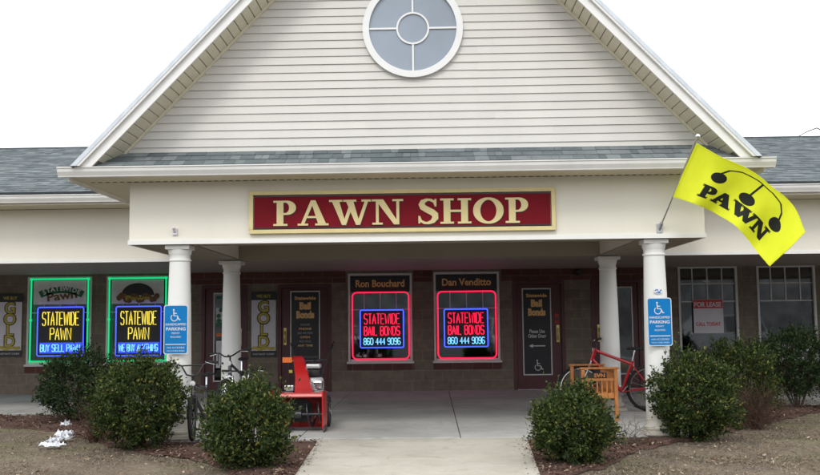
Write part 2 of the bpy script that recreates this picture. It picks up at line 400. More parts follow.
def textobj(name, lines, mat, parent, x, y, z, size, th=.003, bold=0, align='CENTER', width=None, spacing=1.0, mt=None):
    """built-in sans font text (list of lines), centred at x, first baseline at z, facing -Y"""
    cu = bpy.data.curves.new('t', 'FONT'); cu.body = lines if isinstance(lines, str) else '\n'.join(lines)
    cu.size = size; cu.align_x = align; cu.extrude = th / 2; cu.offset = bold; cu.space_line = spacing; cu.resolution_u = 3
    to = bpy.data.objects.new('t', cu); COL.objects.link(to)
    bpy.context.view_layer.update()
    me = bpy.data.meshes.new_from_object(to.evaluated_get(bpy.context.evaluated_depsgraph_get()))
    bpy.data.objects.remove(to); bpy.data.curves.remove(cu)
    co = np.empty(len(me.vertices) * 3, dtype=np.float32); me.vertices.foreach_get('co', co); co = co.reshape(-1, 3)
    k = 1
    if width: k = width / max(1e-6, co[:, 0].max() - co[:, 0].min())
    new = np.stack([x + co[:, 0] * k, y - th / 2 - co[:, 2], z + co[:, 1]], 1)
    me.vertices.foreach_set('co', new.astype(np.float32).ravel()); me.flip_normals() if False else None
    if mt is not None: me.transform(mt)
    me.update(); return link(name, me, mat, parent)
# neon single-stroke letters in a unit box
NG = {
 'S': [[(1, .85), (.8, 1), (.2, 1), (0, .85), (0, .62), (.2, .52), (.8, .48), (1, .36), (1, .15), (.8, 0), (.2, 0), (0, .15)]],
 'T': [[(0, 1), (1, 1)], [(.5, .97), (.5, 0)]], 'A': [[(0, 0), (.2, .5), (.5, 1), (.8, .5), (1, 0)], [(.18, .36), (.82, .36)]],
 'E': [[(1, 1), (0, 1), (0, 0), (1, 0)], [(.03, .52), (.8, .52)]], 'W': [[(0, 1), (.22, 0), (.5, .8), (.78, 0), (1, 1)]],
 'I': [[(.5, 1), (.5, 0)]], 'D': [[(0, 0), (0, 1), (.6, 1), (1, .75), (1, .25), (.6, 0), (0, 0)]],
 'P': [[(0, 0), (0, 1), (.75, 1), (1, .88), (1, .62), (.75, .5), (.03, .5)]], 'N': [[(0, 0), (0, 1), (1, 0), (1, 1)]],
 'B': [[(0, 0), (0, 1), (.7, 1), (.95, .88), (.95, .65), (.7, .53), (.05, .53)], [(.7, .5), (1, .38), (1, .14), (.75, 0), (.03, 0)]],
 'U': [[(0, 1), (0, .2), (.25, 0), (.75, 0), (1, .2), (1, 1)]], 'Y': [[(0, 1), (.5, .5), (1, 1)], [(.5, .47), (.5, 0)]],
 'L': [[(0, 1), (0, 0), (1, 0)]], 'O': [[(.25, 0), (0, .2), (0, .8), (.25, 1), (.75, 1), (1, .8), (1, .2), (.75, 0), (.28, 0)]],
 'H': [[(0, 1), (0, 0)], [(1, 1), (1, 0)], [(.03, .5), (.97, .5)]], 'G': [[(1, .8), (.75, 1), (.25, 1), (0, .8), (0, .2), (.25, 0), (.75, 0), (1, .2), (1, .48), (.55, .48)]],
 '8': [[(.25, .52), (0, .7), (0, .85), (.25, 1), (.75, 1), (1, .85), (1, .7), (.75, .52), (.25, .5), (0, .33), (0, .15), (.25, 0), (.75, 0), (1, .15), (1, .33), (.78, .49)]],
 '6': [[(1, .88), (.75, 1), (.25, 1), (0, .8), (0, .2), (.25, 0), (.75, 0), (1, .18), (1, .38), (.75, .54), (.05, .52)]],
 '0': [[(.25, 0), (0, .2), (0, .8), (.25, 1), (.75, 1), (1, .8), (1, .2), (.75, 0), (.28, 0)]],
 '4': [[(.75, 0), (.75, 1), (0, .35), (1, .35)]], '9': [[(0, .12), (.25, 0), (.75, 0), (1, .2), (1, .8), (.75, 1), (.25, 1), (0, .82), (0, .62), (.25, .47), (.97, .5)]],
}
def neon_word(bm, text, x0, x1, z0, z1, y, r, gap=.35, space=.7):
    wid = {'I': .25, 'W': 1.35}
    tot = sum((space if c == ' ' else wid.get(c, 1)) for c in text) + gap * (len(text) - 1)
    u = (x1 - x0) / tot; x = x0
    for c in text:
        w = space if c == ' ' else wid.get(c, 1)
        if c != ' ':
            for st in NG[c]: tube(bm, [(x + p[0] * w * u, y, z0 + p[1] * (z1 - z0)) for p in st], r, 6)
        x += (w + gap) * u
def rrect(x0, x1, z0, z1, y, r, n=5):
    p = []
    for cx, cz, a in ((x1 - r, z1 - r, 0), (x0 + r, z1 - r, 90), (x0 + r, z0 + r, 180), (x1 - r, z0 + r, 270)):
        p += [(q[0], y, q[1]) for q in arc(cx, cz, r, a, a + 90, n)]
    return p

# ============================================================ SETTING: ground, slab, walk, car park
GZ = -.04
bm = B(); bmesh.ops.create_grid(bm, x_segments=1, y_segments=1, size=1)
for v in bm.verts: v.co = Vector((v.co.x * 700, v.co.y * 700, -.19))
tag(obj('ground', bm, 'asphalt'), kind='structure')
bm = B()
for i in range(-9, 10):                       # painted bay lines on the car park behind the camera
    box(bm, i * 2.75 - .05, i * 2.75 + .05, -3.2, 1.8, -.186, -.183)
tag(obj('parking_markings', bm, 'white'), kind='structure')
# lawn: a raised sheet in front of and around the building
def sheet(name, x0, x1, y0, y1, z, mat, nx, ny, amp):
    xs = np.linspace(x0, x1, nx); ys = np.linspace(y0, y1, ny)
    X, Y_ = np.meshgrid(xs, ys); Zz = z + amp * (np.sin(X * 1.7 + Y_ * .6) * np.sin(Y_ * 2.1 - X * .4)) * .5 + rng.normal(0, amp * .15, X.shape)
    v = np.stack([X.ravel(), Y_.ravel(), Zz.ravel()], 1)
    f = [(j * nx + i, j * nx + i + 1, (j + 1) * nx + i + 1, (j + 1) * nx + i) for j in range(ny - 1) for i in range(nx - 1)]
    return pyobj(name, v.tolist(), f, mat, smooth=180)
tag(sheet('lawn', -30, 30, 5.62, 17.0, GZ, 'lawn', 240, 50, .012), kind='structure')
tag(sheet('rear_lawn', -60, 60, 24.2, 90, -.06, 'lawn', 20, 20, .02), kind='structure')
bm = B(); box(bm, -40, -1.2, 5.47, 5.615, -.3, -.03); box(bm, 1.25, 40, 5.47, 5.615, -.3, -.03)
tag(obj('kerb', bm, 'kerb', bevel=.02), kind='structure')
# mulch beds: outline polygons sampled from the bed edges
LB = [(-13, 14.6), (-7.5, 13.9), (-5.94, 13.49), (-4.86, 12.92), (-4.2, 12.1), (-3.63, 11.30), (-2.94, 10.59), (-2.26, 10.1), (-1.75, 9.15), (-1.55, 8.4), (-1.08, 8.2)]
RB = [(1.16, 8.2), (1.35, 8.8), (1.78, 9.29), (2.2, 10.1), (2.46, 10.67), (3.35, 11.50), (4.58, 13.04), (6.07, 14.74), (7.5, 15.4), (13, 15.7)]
def walkx(y, s):                               # edges of the front walk
    t = min(max((y - 8.8) / 2.8, -.6), 1); return (-1.09 - .107 * t) if s < 0 else (1.155 + .158 * t)
def interp(poly, x): 
    xs = [p[0] for p in poly]; ys = [p[1] for p in poly]; return float(np.interp(x, xs, ys))
def bedback(x):                                # where the concrete starts
    return 11.62 if abs(x) < 3.42 else (15.27 if x < 0 else 16.55)
def in_bed(x, y):
    if x < 0:
        return x < walkx(y, -1) and y < bedback(x) and y > interp(LB, x)
    return x > walkx(y, 1) and y < bedback(x) and y > interp(RB, x)
def bed(name, s):
    nx, ny = 150, 26; v = []; f = []
    xs = np.concatenate([np.linspace(-13, -3.421, 90), np.linspace(-3.419, -1.1, 60)]) if s < 0 else np.concatenate([np.linspace(1.16, 3.419, 60), np.linspace(3.421, 13, 90)])
    for x in xs:
        y0 = interp(LB if s < 0 else RB, x) + .05 * math.sin(x * 9) + .04 * math.sin(x * 23 + 1); y1 = bedback(x)
        for j in range(ny):
            y = y0 + (y1 - y0) * j / (ny - 1)
            xx = min(x, walkx(y, -1)) if s < 0 else max(x, walkx(y, 1))
            e = min(1, min(j, ny - 1 - j) / 3)
            v.append((xx, y, GZ + .010 + e * (.022 + .012 * math.sin(x * 5 + y * 3) * math.sin(y * 4 - x))))
    n = len(xs)
    for i in range(n - 1):
        for j in range(ny - 1): f.append((i * ny + j, (i + 1) * ny + j, (i + 1) * ny + j + 1, i * ny + j + 1))
    return tag(pyobj(name, v, f, 'mulch', smooth=180), kind='structure')
bed('mulch_bed', -1); bed('mulch_bed', 1)
# concrete: slabs separated by real joints
bm = B(); J = .006
xs = [-3.42, -1.45, .52, 2.2, 3.42]
for a, b_ in zip(xs[:-1], xs[1:]):
    box(bm, a + J, b_ - J, 11.62, 15.26 - J, -.25, 0); box(bm, a + J, b_ - J, 15.26 + J, 19.6, -.25, 0)
for k in range(-7, 8):
    a, b_ = -3.42 + k * 1.6, -3.42 + (k + 1) * 1.6
    if b_ <= -3.41: box(bm, a + J, b_ - J, 15.27, 19.6, -.25, 0)
for k in range(6):
    a = 3.42 + k * 1.6; box(bm, a + J, a + 1.6 - J, 15.6, 19.6, -.25, 0)
tag(obj('porch_slab', bm, 'slab', bevel=.004), kind='structure')
bm = B(); box(bm, -14, 13, 15.62, 19.5, -.3, -.012); box(bm, -3.4, 3.4, 11.65, 15.7, -.3, -.0125)
tag(obj('slab_joint_fill', bm, 'joint'), kind='structure')
bm = B()
ys = [11.612, 9.9, 8.2, 6.6, 5.47]
for a, b_ in zip(ys[:-1], ys[1:]):
    v = [(walkx(b_, -1), b_), (walkx(b_, 1), b_), (walkx(a, 1), a), (walkx(a, -1), a)]
    v = [(v[0][0], b_ + J * .6), (v[1][0], b_ + J * .6), (v[2][0], a - J * .6), (v[3][0], a - J * .6)]
    prism(bm, v, 'z', -.3, -.006)
tag(obj('front_walk', bm, 'walk', bevel=.004), kind='structure')

# ============================================================ BUILDING
bld = empty('shop_building', (0, 19.45, 0))
tag(bld, 'cream shop building with pointed gable porch, shingle roof and dark block shopfront', 'building')
BL = Matrix.Translation((0, -19.45, 0))
def bpart(name, bm, mat, parent=None, smooth=None, bevel=0):
    """parts are modelled in world coordinates, then moved into the building's frame"""
    o = obj(name, bm, mat, parent or bld, smooth, bevel)
    if parent is None or parent is bld: o.matrix_parent_inverse = BL
    return o
WY = 19.45
# openings (x0,x1,z0,z1)
WIN = [(-8.13, -6.79, .61, 2.40), (-6.49, -5.16, .61, 2.40), (-1.51, -.20, .60, 2.39), (.24, 1.58, .60, 2.40), (5.21, 6.41, .55, 2.46), (6.80, 7.98, .55, 2.46), (-10.6, -9.3, .61, 2.4), (8.6, 9.8, .55, 2.46)]
DOOR = [(-4.52, -3.58, 0, 2.18), (-2.95, -1.86, 0, 2.18), (1.85, 2.90, 0, 2.20), (3.44, 4.46, 0, 2.20)]
def wall_grid(x0, x1, z0, z1, holes, y):
    bm = B(); X = sorted({x0, x1} | {h[0] for h in holes} | {h[1] for h in holes}); Zs = sorted({z0, z1} | {h[2] for h in holes} | {h[3] for h in holes})
    X = [x for x in X if x0 <= x <= x1]
    for a, b_ in zip(X[:-1], X[1:]):
        run = None
        for c, d in zip(Zs[:-1], Zs[1:]):
            mx_, mz = (a + b_) / 2, (c + d) / 2
            if any(h[0] < mx_ < h[1] and h[2] < mz < h[3] for h in holes):
                if run: box(bm, a, b_, y, y + .2, *run); run = None
            else: run = (run[0], d) if run else (c, d)
        if run: box(bm, a, b_, y, y + .2, *run)
    bmesh.ops.remove_doubles(bm, verts=bm.verts, dist=1e-5)
    # drop the doubled internal faces
    seen = {}
    for f in list(bm.faces):
        key = tuple(sorted(v.index for v in f.verts))
        seen.setdefault(key, []).append(f)
    bm.verts.index_update(); seen = {}
    for f in bm.faces: seen.setdefault(tuple(sorted(v.index for v in f.verts)), []).append(f)
    for fs in seen.values():
        if len(fs) > 1: bmesh.ops.delete(bm, geom=fs, context='FACES_ONLY')
    return bm
bpart('front_wall', wall_grid(-13, 13, -.1, 2.6, WIN + DOOR, WY), 'cmu')
bm = B(); box(bm, -13, -12.8, WY + .205, 27, -.1, 3.3); box(bm, 12.8, 13, WY + .205, 27, -.1, 3.3); box(bm, -12.79, 12.79, 26.8, 27, -.1, 3.3)
bpart('side_wall', bm, 'cmu')
# dark red accent blocks: lintel band and sills
bm = B()
for a, b_ in ((-4.72, -1.56), (1.62, 4.9)): box(bm, a, b_, WY - .006, WY + .01, 2.21, 2.44)
for a, b_ in ((-5.12, -4.72), (-.17, .22)): box(bm, a, b_, WY - .006, WY + .01, 2.21, 2.44)
bpart('brick_band', bm, 'redbrick')
# interior: a dark room behind the openings
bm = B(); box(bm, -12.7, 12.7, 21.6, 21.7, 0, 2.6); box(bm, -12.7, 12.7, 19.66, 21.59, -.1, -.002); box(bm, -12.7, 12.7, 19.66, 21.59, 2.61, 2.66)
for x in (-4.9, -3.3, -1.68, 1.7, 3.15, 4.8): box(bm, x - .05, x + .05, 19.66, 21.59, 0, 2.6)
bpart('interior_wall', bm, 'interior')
# windows
def window(w, style):
    x0, x1, z0, z1 = w; bm = B(); t = .045
    y0, y1 = WY - .02, WY + .09
    box(bm, x0, x0 + t, y0, y1, z0, z1); box(bm, x1 - t, x1, y0, y1, z0, z1)
    box(bm, x0 + t, x1 - t, y0, y1, z1 - t, z1); box(bm, x0 + t, x1 - t, y0, y1, z0, z0 + t)
    f = bpart('window', bm, 'winframe', bevel=.004)
    bm = B(); box(bm, x0 - .03, x1 + .03, y0 - .03, y1, z0 - .044, z0 - .002); bpart('sill', bm, 'winframe', f, bevel=.004)
    bm = B(); box(bm, x0 - .02, x1 + .02, WY - .035, WY + .01, z0 - .17, z0 - .045); bpart('sill_course', bm, 'redbrick', f)
    bm = B(); box(bm, x0 + t, x1 - t, WY + .05, WY + .058, z0 + t, z1 - t); bpart('pane', bm, 'glass', f)
    bm = B(); g = .011
    if style == 'grid':
        zt = z1 - .72; n = 4
        for zz in (zt, z1 - .36): box(bm, x0 + t, x1 - t, WY + .028, WY + .048, zz - g, zz + g)
        for k in range(1, n):
            xx = x0 + (x1 - x0) * k / n; box(bm, xx - g, xx + g, WY + .03, WY + .046, zt + g, z1 - t)
        box(bm, x0 + t, x1 - t, WY + .028, WY + .048, 1.195 + .0, 1.225) if False else None
    else:
        zt = z1 - .74
        box(bm, x0 + t, x1 - t, WY + .034, WY + .048, zt - .008, zt + .008)
        for k in range(1, 4):
            xx = x0 + (x1 - x0) * k / 4; box(bm, xx - .008, xx + .008, WY + .035, WY + .047, zt + .008, z1 - .34)
    bpart('glazing_bar', bm, 'winframe', f)
    return f
for i, w in enumerate(WIN): window(w, 'grid' if i in (4, 5, 7) else 'sign')
# doors
def door(d, gx0, gx1, gz0, gz1, hinge):
    x0, x1, z0, z1 = d
    bm = B(); t = .07
    box(bm, x0, x0 + t, WY - .015, WY + .14, 0, z1); box(bm, x1 - t, x1, WY - .015, WY + .14, 0, z1); box(bm, x0 + t, x1 - t, WY - .015, WY + .14, z1 - t, z1)
    dr = bpart('door', bm, 'maroon', bevel=.004)
    bm = B(); a, b_ = x0 + t + .004, x1 - t - .004; ztop = z1 - t - .004
    box(bm, a, gx0, WY + .02, WY + .065, .012, ztop); box(bm, gx1, b_, WY + .02, WY + .065, .012, ztop)
    box(bm, gx0, gx1, WY + .02, WY + .065, .012, gz0); box(bm, gx0, gx1, WY + .02, WY + .065, gz1, ztop)
    bpart('door_leaf', bm, 'maroon', dr, bevel=.003)
    bm = B(); k = .022
    box(bm, gx0, gx0 + k, WY + .008, WY + .05, gz0, gz1); box(bm, gx1 - k, gx1, WY + .008, WY + .05, gz0, gz1)
    box(bm, gx0 + k, gx1 - k, WY + .008, WY + .05, gz1 - k, gz1); box(bm, gx0 + k, gx1 - k, WY + .008, WY + .05, gz0, gz0 + k)
    bpart('glazing_trim', bm, 'winframe', dr)
    bm = B(); box(bm, gx0 + k, gx1 - k, WY + .035, WY + .042, gz0 + k, gz1 - k); bpart('pane', bm, 'glass', dr)
    hx = (x0 + t + .075) if hinge > 0 else (x1 - t - .075)
    bm = B(); box(bm, hx - .03, hx + .03, WY + .008, WY + .0195, .95, 1.30); bpart('handle_plate', bm, 'brass', dr, bevel=.003)
    bm = B(); tube(bm, [(hx, WY + .006, 1.0), (hx, WY - .045, 1.02), (hx, WY - .05, 1.12), (hx, WY - .045, 1.21), (hx, WY + .006, 1.23)], .011, 8)
    bpart('handle', bm, 'brass', dr, smooth=60)
    bm = B(); box(bm, x0 + t, x1 - t, WY - .02, WY + .14, .0005, .011); bpart('threshold', bm, 'steel', dr)
    return dr
door(DOOR[0], -4.28, -3.86, .22, 2.03, -1)
door(DOOR[1], -2.70, -2.09, .62, 2.05, 1)
door(DOOR[2], 2.04, 2.63, .29, 2.05, -1)
door(DOOR[3], 3.66, 4.28, .29, 2.06, 1)
# porch ceiling over the shopfront, and gable porch ceiling
def planks(bm, x0, x1, y0, y1, z, w=.3, gap=.012):
    y = y0
    while y < y1 - .01:
        box(bm, x0, x1, y, min(y + w - gap, y1), z, z + .02); y += w
bm = B(); planks(bm, -13, 13, 15.11, 19.44, 2.445)
bpart('porch_ceiling', bm, 'ceiling')
bm = B(); planks(bm, -2.79, 2.79, 12.03, 14.68, 2.92); bpart('porch_ceiling', bm, 'ceiling')
# beams
bm = B(); box(bm, -3.53, 3.53, 11.60, 12.02, 2.40, 3.15)
bpart('front_beam', bm, 'cream')
bm = B(); box(bm, -3.53, 3.53, 11.601, 12.022, 2.384, 2.3995); bpart('shaded_underside', bm, 'shaded_beam')  # thin panel whose darker colour stands for shade under the beam
for s in (-1, 1):
    bm = B(); a, b_ = sorted((s * 2.80, s * 3.53)); box(bm, a, b_, 12.023, 14.695, 2.40, 3.15); bpart('side_beam', bm, 'cream')
    bm = B(); box(bm, a + .001, b_ - .001, 12.023, 14.695, 2.384, 2.3995); bpart('shaded_underside', bm, 'shaded_beam')
for a, b_ in ((-13, -3.54), (3.54, 13)):
    bm = B(); box(bm, a, b_, 14.70, 15.10, 2.40, 3.21); bpart('main_beam', bm, 'cream')
bm = B(); box(bm, -3.539, 3.539, 14.70, 15.10, 2.40, 3.21); bpart('inner_beam', bm, 'shaded_beam')  # same beam line, shade of the recess put into its colour
bm = B(); box(bm, -13, 13, 14.701, 15.099, 2.384, 2.3995); bpart('shaded_underside', bm, 'shaded_beam')
bm = B()   # thin lower lip and top frieze on the beams
for (x0, x1, y, z0, z1, p) in ((-3.545, 3.545, 11.60, 2.375, 2.43, .012),):
    box(bm, x0, x1, y - p, y - .0005, z0, z1)
for s in (-1, 1):
    xa, xb = (3.5305, 3.545) if s > 0 else (-3.545, -3.5305); box(bm, xa, xb, 11.60, 14.69, 2.376, 2.43)
box(bm, -13, -3.55, 14.69, 14.6995, 2.37, 2.42); box(bm, 3.55, 13, 14.69, 14.6995, 2.37, 2.42)
bpart('beam_trim', bm, 'trim')
# soffits
bm = B(); box(bm, -4.12, 4.12, 11.16, 11.597, 3.152, 3.165)
for s in (-1, 1):
    a, b_ = sorted((s * 3.532, s * 4.12)); box(bm, a, b_, 11.599, 14.16, 3.1525, 3.165)
bpart('porch_soffit', bm, 'trim_tan')
bm = B()
for a, b_ in ((-13.4, -3.56), (3.56, 13.4)): box(bm, a, b_, 14.16, 14.698, 3.215, 3.228)
bpart('eave_soffit', bm, 'trim_tan')
bm = B(); x = -4.0                                 # soffit vents read as a dotted line
while x < 4.0: box(bm, x, x + .05, 11.545, 11.56, 3.146, 3.1515); x += .09
bpart('soffit_vent', bm, 'joint')
# gutters: K profile, open on top
def gut_profile(y0, z1, d=.12, h=.115):
    return [(y0, z1), (y0 - .0, z1 - .012), (y0 + .012, z1 - .02), (y0 + .018, z1 - .055), (y0 + .045, z1 - h + .015), (y0 + .05, z1 - h), (y0 + d, z1 - h), (y0 + d, z1),
            (y0 + d - .006, z1), (y0 + d - .006, z1 - h + .008), (y0 + .055, z1 - h + .008), (y0 + .05, z1 - h + .02), (y0 + .024, z1 - .055), (y0 + .018, z1 - .02), (y0 + .008, z1)]
def gutter(name, x0, x1, y0, z1):
    bm = B(); prism(bm, gut_profile(y0, z1), 'x', x0, x1)
    xx = x0
    for e in (x0, x1 - .004): prism(bm, [(y0 + .002, z1 - .002), (y0 + .02, z1 - .06), (y0 + .052, z1 - .112), (y0 + .118, z1 - .112), (y0 + .118, z1 - .002)], 'x', e + (-.003 if e == x0 else .005), e + (.0 if e == x0 else .009))
    return bpart(name, bm, 'gutter')
gutter('gutter', -4.23, 4.23, 11.04, 3.265)
gutter('gutter', -13.4, -3.62, 14.05, 3.36); gutter('gutter', 3.62, 13.4, 14.05, 3.365)
bm = B()
box(bm, -4.13, 4.13, 11.162, 11.18, 3.166, 3.262)                       # fascia boards behind the gutters
for s in (-1, 1):
    a, b_ = sorted((s * 4.125, s * 4.142)); box(bm, a, b_, 11.181, 16.2, 3.11, 3.27)
    a, b_ = sorted((s * 3.6, s * 13.4)); box(bm, a, b_, 14.172, 14.19, 3.229, 3.36)
bpart('fascia_board', bm, 'trim')
# --- roof
def slope_mesh(name, quads, mat, parent=None, th=.03):
    """quads: (bl, br, tr, tl) world points; UV along the eave and up the slope; given a thickness"""
    bm = B(); uv = bm.loops.layers.uv.new('UVMap')
    for bl_, br_, tr_, tl_ in quads:
        P = [Vector(p) for p in (bl_, br_, tr_, tl_)]
        ex = (P[1] - P[0]).normalized(); nrm = ex.cross(P[3] - P[0]).normalized(); ey = nrm.cross(ex)
        top = [bm.verts.new(p) for p in P]; bot = [bm.verts.new(p - nrm * th) for p in P]
        fs = [bm.faces.new(top), bm.faces.new(bot[::-1])]
        for k in range(4): fs.append(bm.faces.new([top[k], bot[k], bot[(k + 1) % 4], top[(k + 1) % 4]]))
        for f in fs:
            for l in f.loops: l[uv].uv = ((l.vert.co).dot(ex), (l.vert.co - P[0]).dot(ey))
    o = bpart(name, bm, mat, parent); return o
RZ, RY = 5.05, 19.3
roof = slope_mesh('roof', [((-13.5, 14.09, 3.40), (13.5, 14.09, 3.40), (13.5, RY, RZ), (-13.5, RY, RZ))], 'shingle')
slope_mesh('rear_slope', [((13.5, 27.4, 2.6), (-13.5, 27.4, 2.6), (-13.5, RY + .003, RZ), (13.5, RY + .003, RZ))], 'shingle', roof)
bm = B(); tube(bm, [(-13.5, RY, RZ + .0), (13.5, RY, RZ + .0)], .035, 8); bpart('ridge_cap', bm, 'shingle', roof)
# courses of shingles: thin butted rows laid on the front slope, so each row throws its own edge
def courses(name, x0, x1, y0, z0, y1, z1, n, parent, ragged=.0):
    bm = B(); uv = bm.loops.layers.uv.new('UVMap'); rnd = random.Random(3)
    L = math.hypot(y1 - y0, z1 - z0); uy, uz = (y1 - y0) / L, (z1 - z0) / L; ny, nz = -uz, uy
    for i in range(n):
        a = L * i / n; b_ = L * (i + 1) / n
        x = x0 - rnd.random() * .3
        while x < x1:
            w = rnd.choice((.09, .13, .17, .24)); xa, xb = max(x, x0), min(x + w, x1); x += w
            if xb - xa < .02: continue
            k = .002 + .004 * rnd.random()
            pts = [(a - .004 * rnd.random(), .010 + k), (b_, .004 + k * .3), (b_, .001), (a, .001)]
            vs = []
            for xx in (xa, xb - .004):
                vs.append([bm.verts.new((xx, y0 + uy * t + ny * h, z0 + uz * t + nz * h)) for t, h in pts])
            fs = [bm.faces.new([vs[0][0], vs[1][0], vs[1][1], vs[0][1]]), bm.faces.new([vs[0][3], vs[1][3], vs[1][0], vs[0][0]]),
                  bm.faces.new(vs[0]), bm.faces.new(vs[1][::-1])]
    return bpart(name, bm, 'shingle_tab', parent)
M['shingle_tab'] = island('shingle_tab', [(0, (.105, .125, .13)), (.5, (.15, .17, .175)), (1, (.205, .225, .23))], .95, 0, .2)
_t, = [M['shingle_tab'].node_tree]
_b = _t.nodes['Principled BSDF']; bump(_t, _b, noise(_t, 150, 2), .6, .004)
_l = _b.inputs['Base Color'].links[0].from_socket
_r = ramp(_t, noise(_t, 1.6, 7, .75), [(.32, (.72, .74, .76)), (.68, (1.22, 1.22, 1.2))])
_m = N(_t, 'ShaderNodeMix', data_type='RGBA', blend_type='MULTIPLY'); _m.inputs[0].default_value = 1
_t.links.new(_l, _m.inputs[6]); _t.links.new(_r, _m.inputs[7]); _t.links.new(_m.outputs[2], _b.inputs['Base Color'])
courses('shingle_row', -13.5, -3.3, 14.09, 3.40, RY, RZ, 38, roof)
courses('shingle_row', 3.3, 13.5, 14.09, 3.40, RY, RZ, 38, roof)
courses('shingle_row', -4.1, 4.1, 11.13, 3.275, 11.56, 3.515, 3, roof)
slope_mesh('pent_roof', [((-4.12, 11.10, 3.268), (4.12, 11.10, 3.268), (3.75, 11.56, 3.51), (-3.75, 11.56, 3.51))], 'shingle', roof, .02)
# gable roof: ridge height from the rake lines; z = A - K|x|
K = 1.043; AZ = 7.50
ze = AZ - K * 4.10
slope_mesh('gable_roof', [((4.055, 11.01, AZ - K * 4.055), (4.055, 21.5, AZ - K * 4.055), (.0, 21.5, AZ), (.0, 11.01, AZ))], 'shingle', roof, .035)
slope_mesh('gable_roof', [((-4.055, 21.5, AZ - K * 4.055), (-4.055, 11.01, AZ - K * 4.055), (-.001, 11.01, AZ), (-.001, 21.5, AZ))], 'shingle', roof, .035)
# rake: drip edge + fascia board + inner bead, mitred at the ridge
def rake(bm, o0, o1, y0, y1):
    """a board between vertical offsets o0>o1 below the roof line, running down both slopes"""
    for s in (-1, 1):
        xe = 4.05
        pts = [(0, AZ - o0), (s * xe, AZ - o0 - K * xe), (s * xe, AZ - o1 - K * xe), (0, AZ - o1)]
        zb = 3.268
        pts = [(0, AZ - o0), (s * (AZ - o0 - zb) / K, zb), (s * (AZ - o1 - zb) / K, zb), (0, AZ - o1)]
        prism(bm, pts, 'y', y0, y1)
bm = B(); rake(bm, .004, .075, 10.995, 11.009); bpart('drip_edge', bm, 'drip')
bm = B(); rake(bm, .077, .115, 11.0, 11.06); bpart('rake_crown', bm, 'gutter')
bm = B(); rake(bm, .117, .255, 11.045, 11.075); bpart('rake_board', bm, 'trim')
bm = B()                                        # rake soffit, grooved vinyl panels between fascia and wall
for s in (-1, 1):
    xx = 0.02
    while xx < 3.72:
        w = .085; a, b_ = xx, xx + w - .012
        pts = [(s * a, AZ - .255 - K * a), (s * b_, AZ - .255 - K * b_), (s * b_, AZ - .24 - K * b_), (s * a, AZ - .24 - K * a)]
        prism(bm, pts, 'y', 11.076, 11.54); xx += w
bpart('rake_soffit', bm, 'trim_tan')
bm = B(); rake(bm, .215, .238, 11.08, 11.55); bpart('rake_backing', bm, 'shaded_beam')
bm = B(); 
for s in (-1, 1):
    zb = 3.49; o0, o1 = .257, .30
    prism(bm, [(0, AZ - o0), (s * (AZ - o0 - zb) / K, zb), (s * (AZ - o1 - zb) / K, zb), (0, AZ - o1)], 'y', 11.505, 11.55)
bpart('siding_channel', bm, 'trim_tan')
# gable siding: real laps
bm = B(); z = 3.47; e = .1018; GY = 11.55
while z < AZ - .4:
    h = min(e, AZ - .265 - z); x0 = (AZ - .265 - z) / K; x1 = max(0.01, (AZ - .265 - z - h) / K)
    v = [(-x0, GY - .018, z), (x0, GY - .018, z), (x1, GY - .004, z + h), (-x1, GY - .004, z + h), (-x0, GY + .0, z), (x0, GY + .0, z)]
    cuts = [-x0] + [c for c in sorted(random.Random(int(z * 100)).choice(([-1.9, 1.7], [-.6], [.8], [-2.6, 1.0], [.1], [-1.2, 2.3]))) if -x1 + .1 < c < x1 - .1] + [x0]
    for ci in range(len(cuts) - 1):
        a, b_ = cuts[ci], cuts[ci + 1]; ta = -x1 if ci == 0 else a; tb = x1 if ci == len(cuts) - 2 else b_; dy = .0012 * (ci % 2); wv = random.uniform(-.0012, .0012)
        vs = [bm.verts.new(p) for p in ((a, GY - .018 - dy, z + wv), (b_, GY - .018 - dy, z - wv), (tb, GY - .004 - dy, z + h), (ta, GY - .004 - dy, z + h), (a, GY, z + wv), (b_, GY, z - wv))]
        bm.faces.new(vs[:4]); bm.faces.new([vs[4], vs[5], vs[1], vs[0]])
    z += e
bpart('gable_siding', bm, 'siding')
bm = B(); prism(bm, [(-3.9, 3.3), (3.9, 3.3), (0, AZ - .1)], 'y', 11.56, 11.62); prism(bm, [(-4.0, 3.2), (4.0, 3.2), (0, AZ - .1)], 'y', 21.3, 21.4); bpart('gable_wall', bm, 'siding')
# round gable window
bm = B(); O, I = arc(0, 5.02, .623, 0, 360, 64), arc(0, 5.02, .543, 0, 360, 64)
for i in range(64):
    q = [O[i], O[i + 1], I[i + 1], I[i]]; prism(bm, q, 'y', 11.485, 11.55)
bmesh.ops.remove_doubles(bm, verts=bm.verts, dist=1e-5)
rw = bpart('round_window', bm, 'white')
bm = B(); lathe(bm, [(.548, 11.525), (.548, 11.54)], 64, (0, 0, 5.02), 'y'); bpart('pane', bm, 'roundglass', rw)
bm = B(); O, I = arc(0, 5.02, .205, 0, 360, 48), arc(0, 5.02, .183, 0, 360, 48)
for i in range(48): prism(bm, [O[i], O[i + 1], I[i + 1], I[i]], 'y', 11.506, 11.524)
for a, b_, c, d in ((-.011, .011, .204, .544), (-.011, .011, -.544, -.204)): box(bm, a, b_, 11.507, 11.524, 5.02 + c, 5.02 + d)
for a, b_ in ((-.544, -.204), (.204, .544)): box(bm, a, b_, 11.507, 11.524, 5.009, 5.031)
bpart('glazing_bar', bm, 'white', rw)
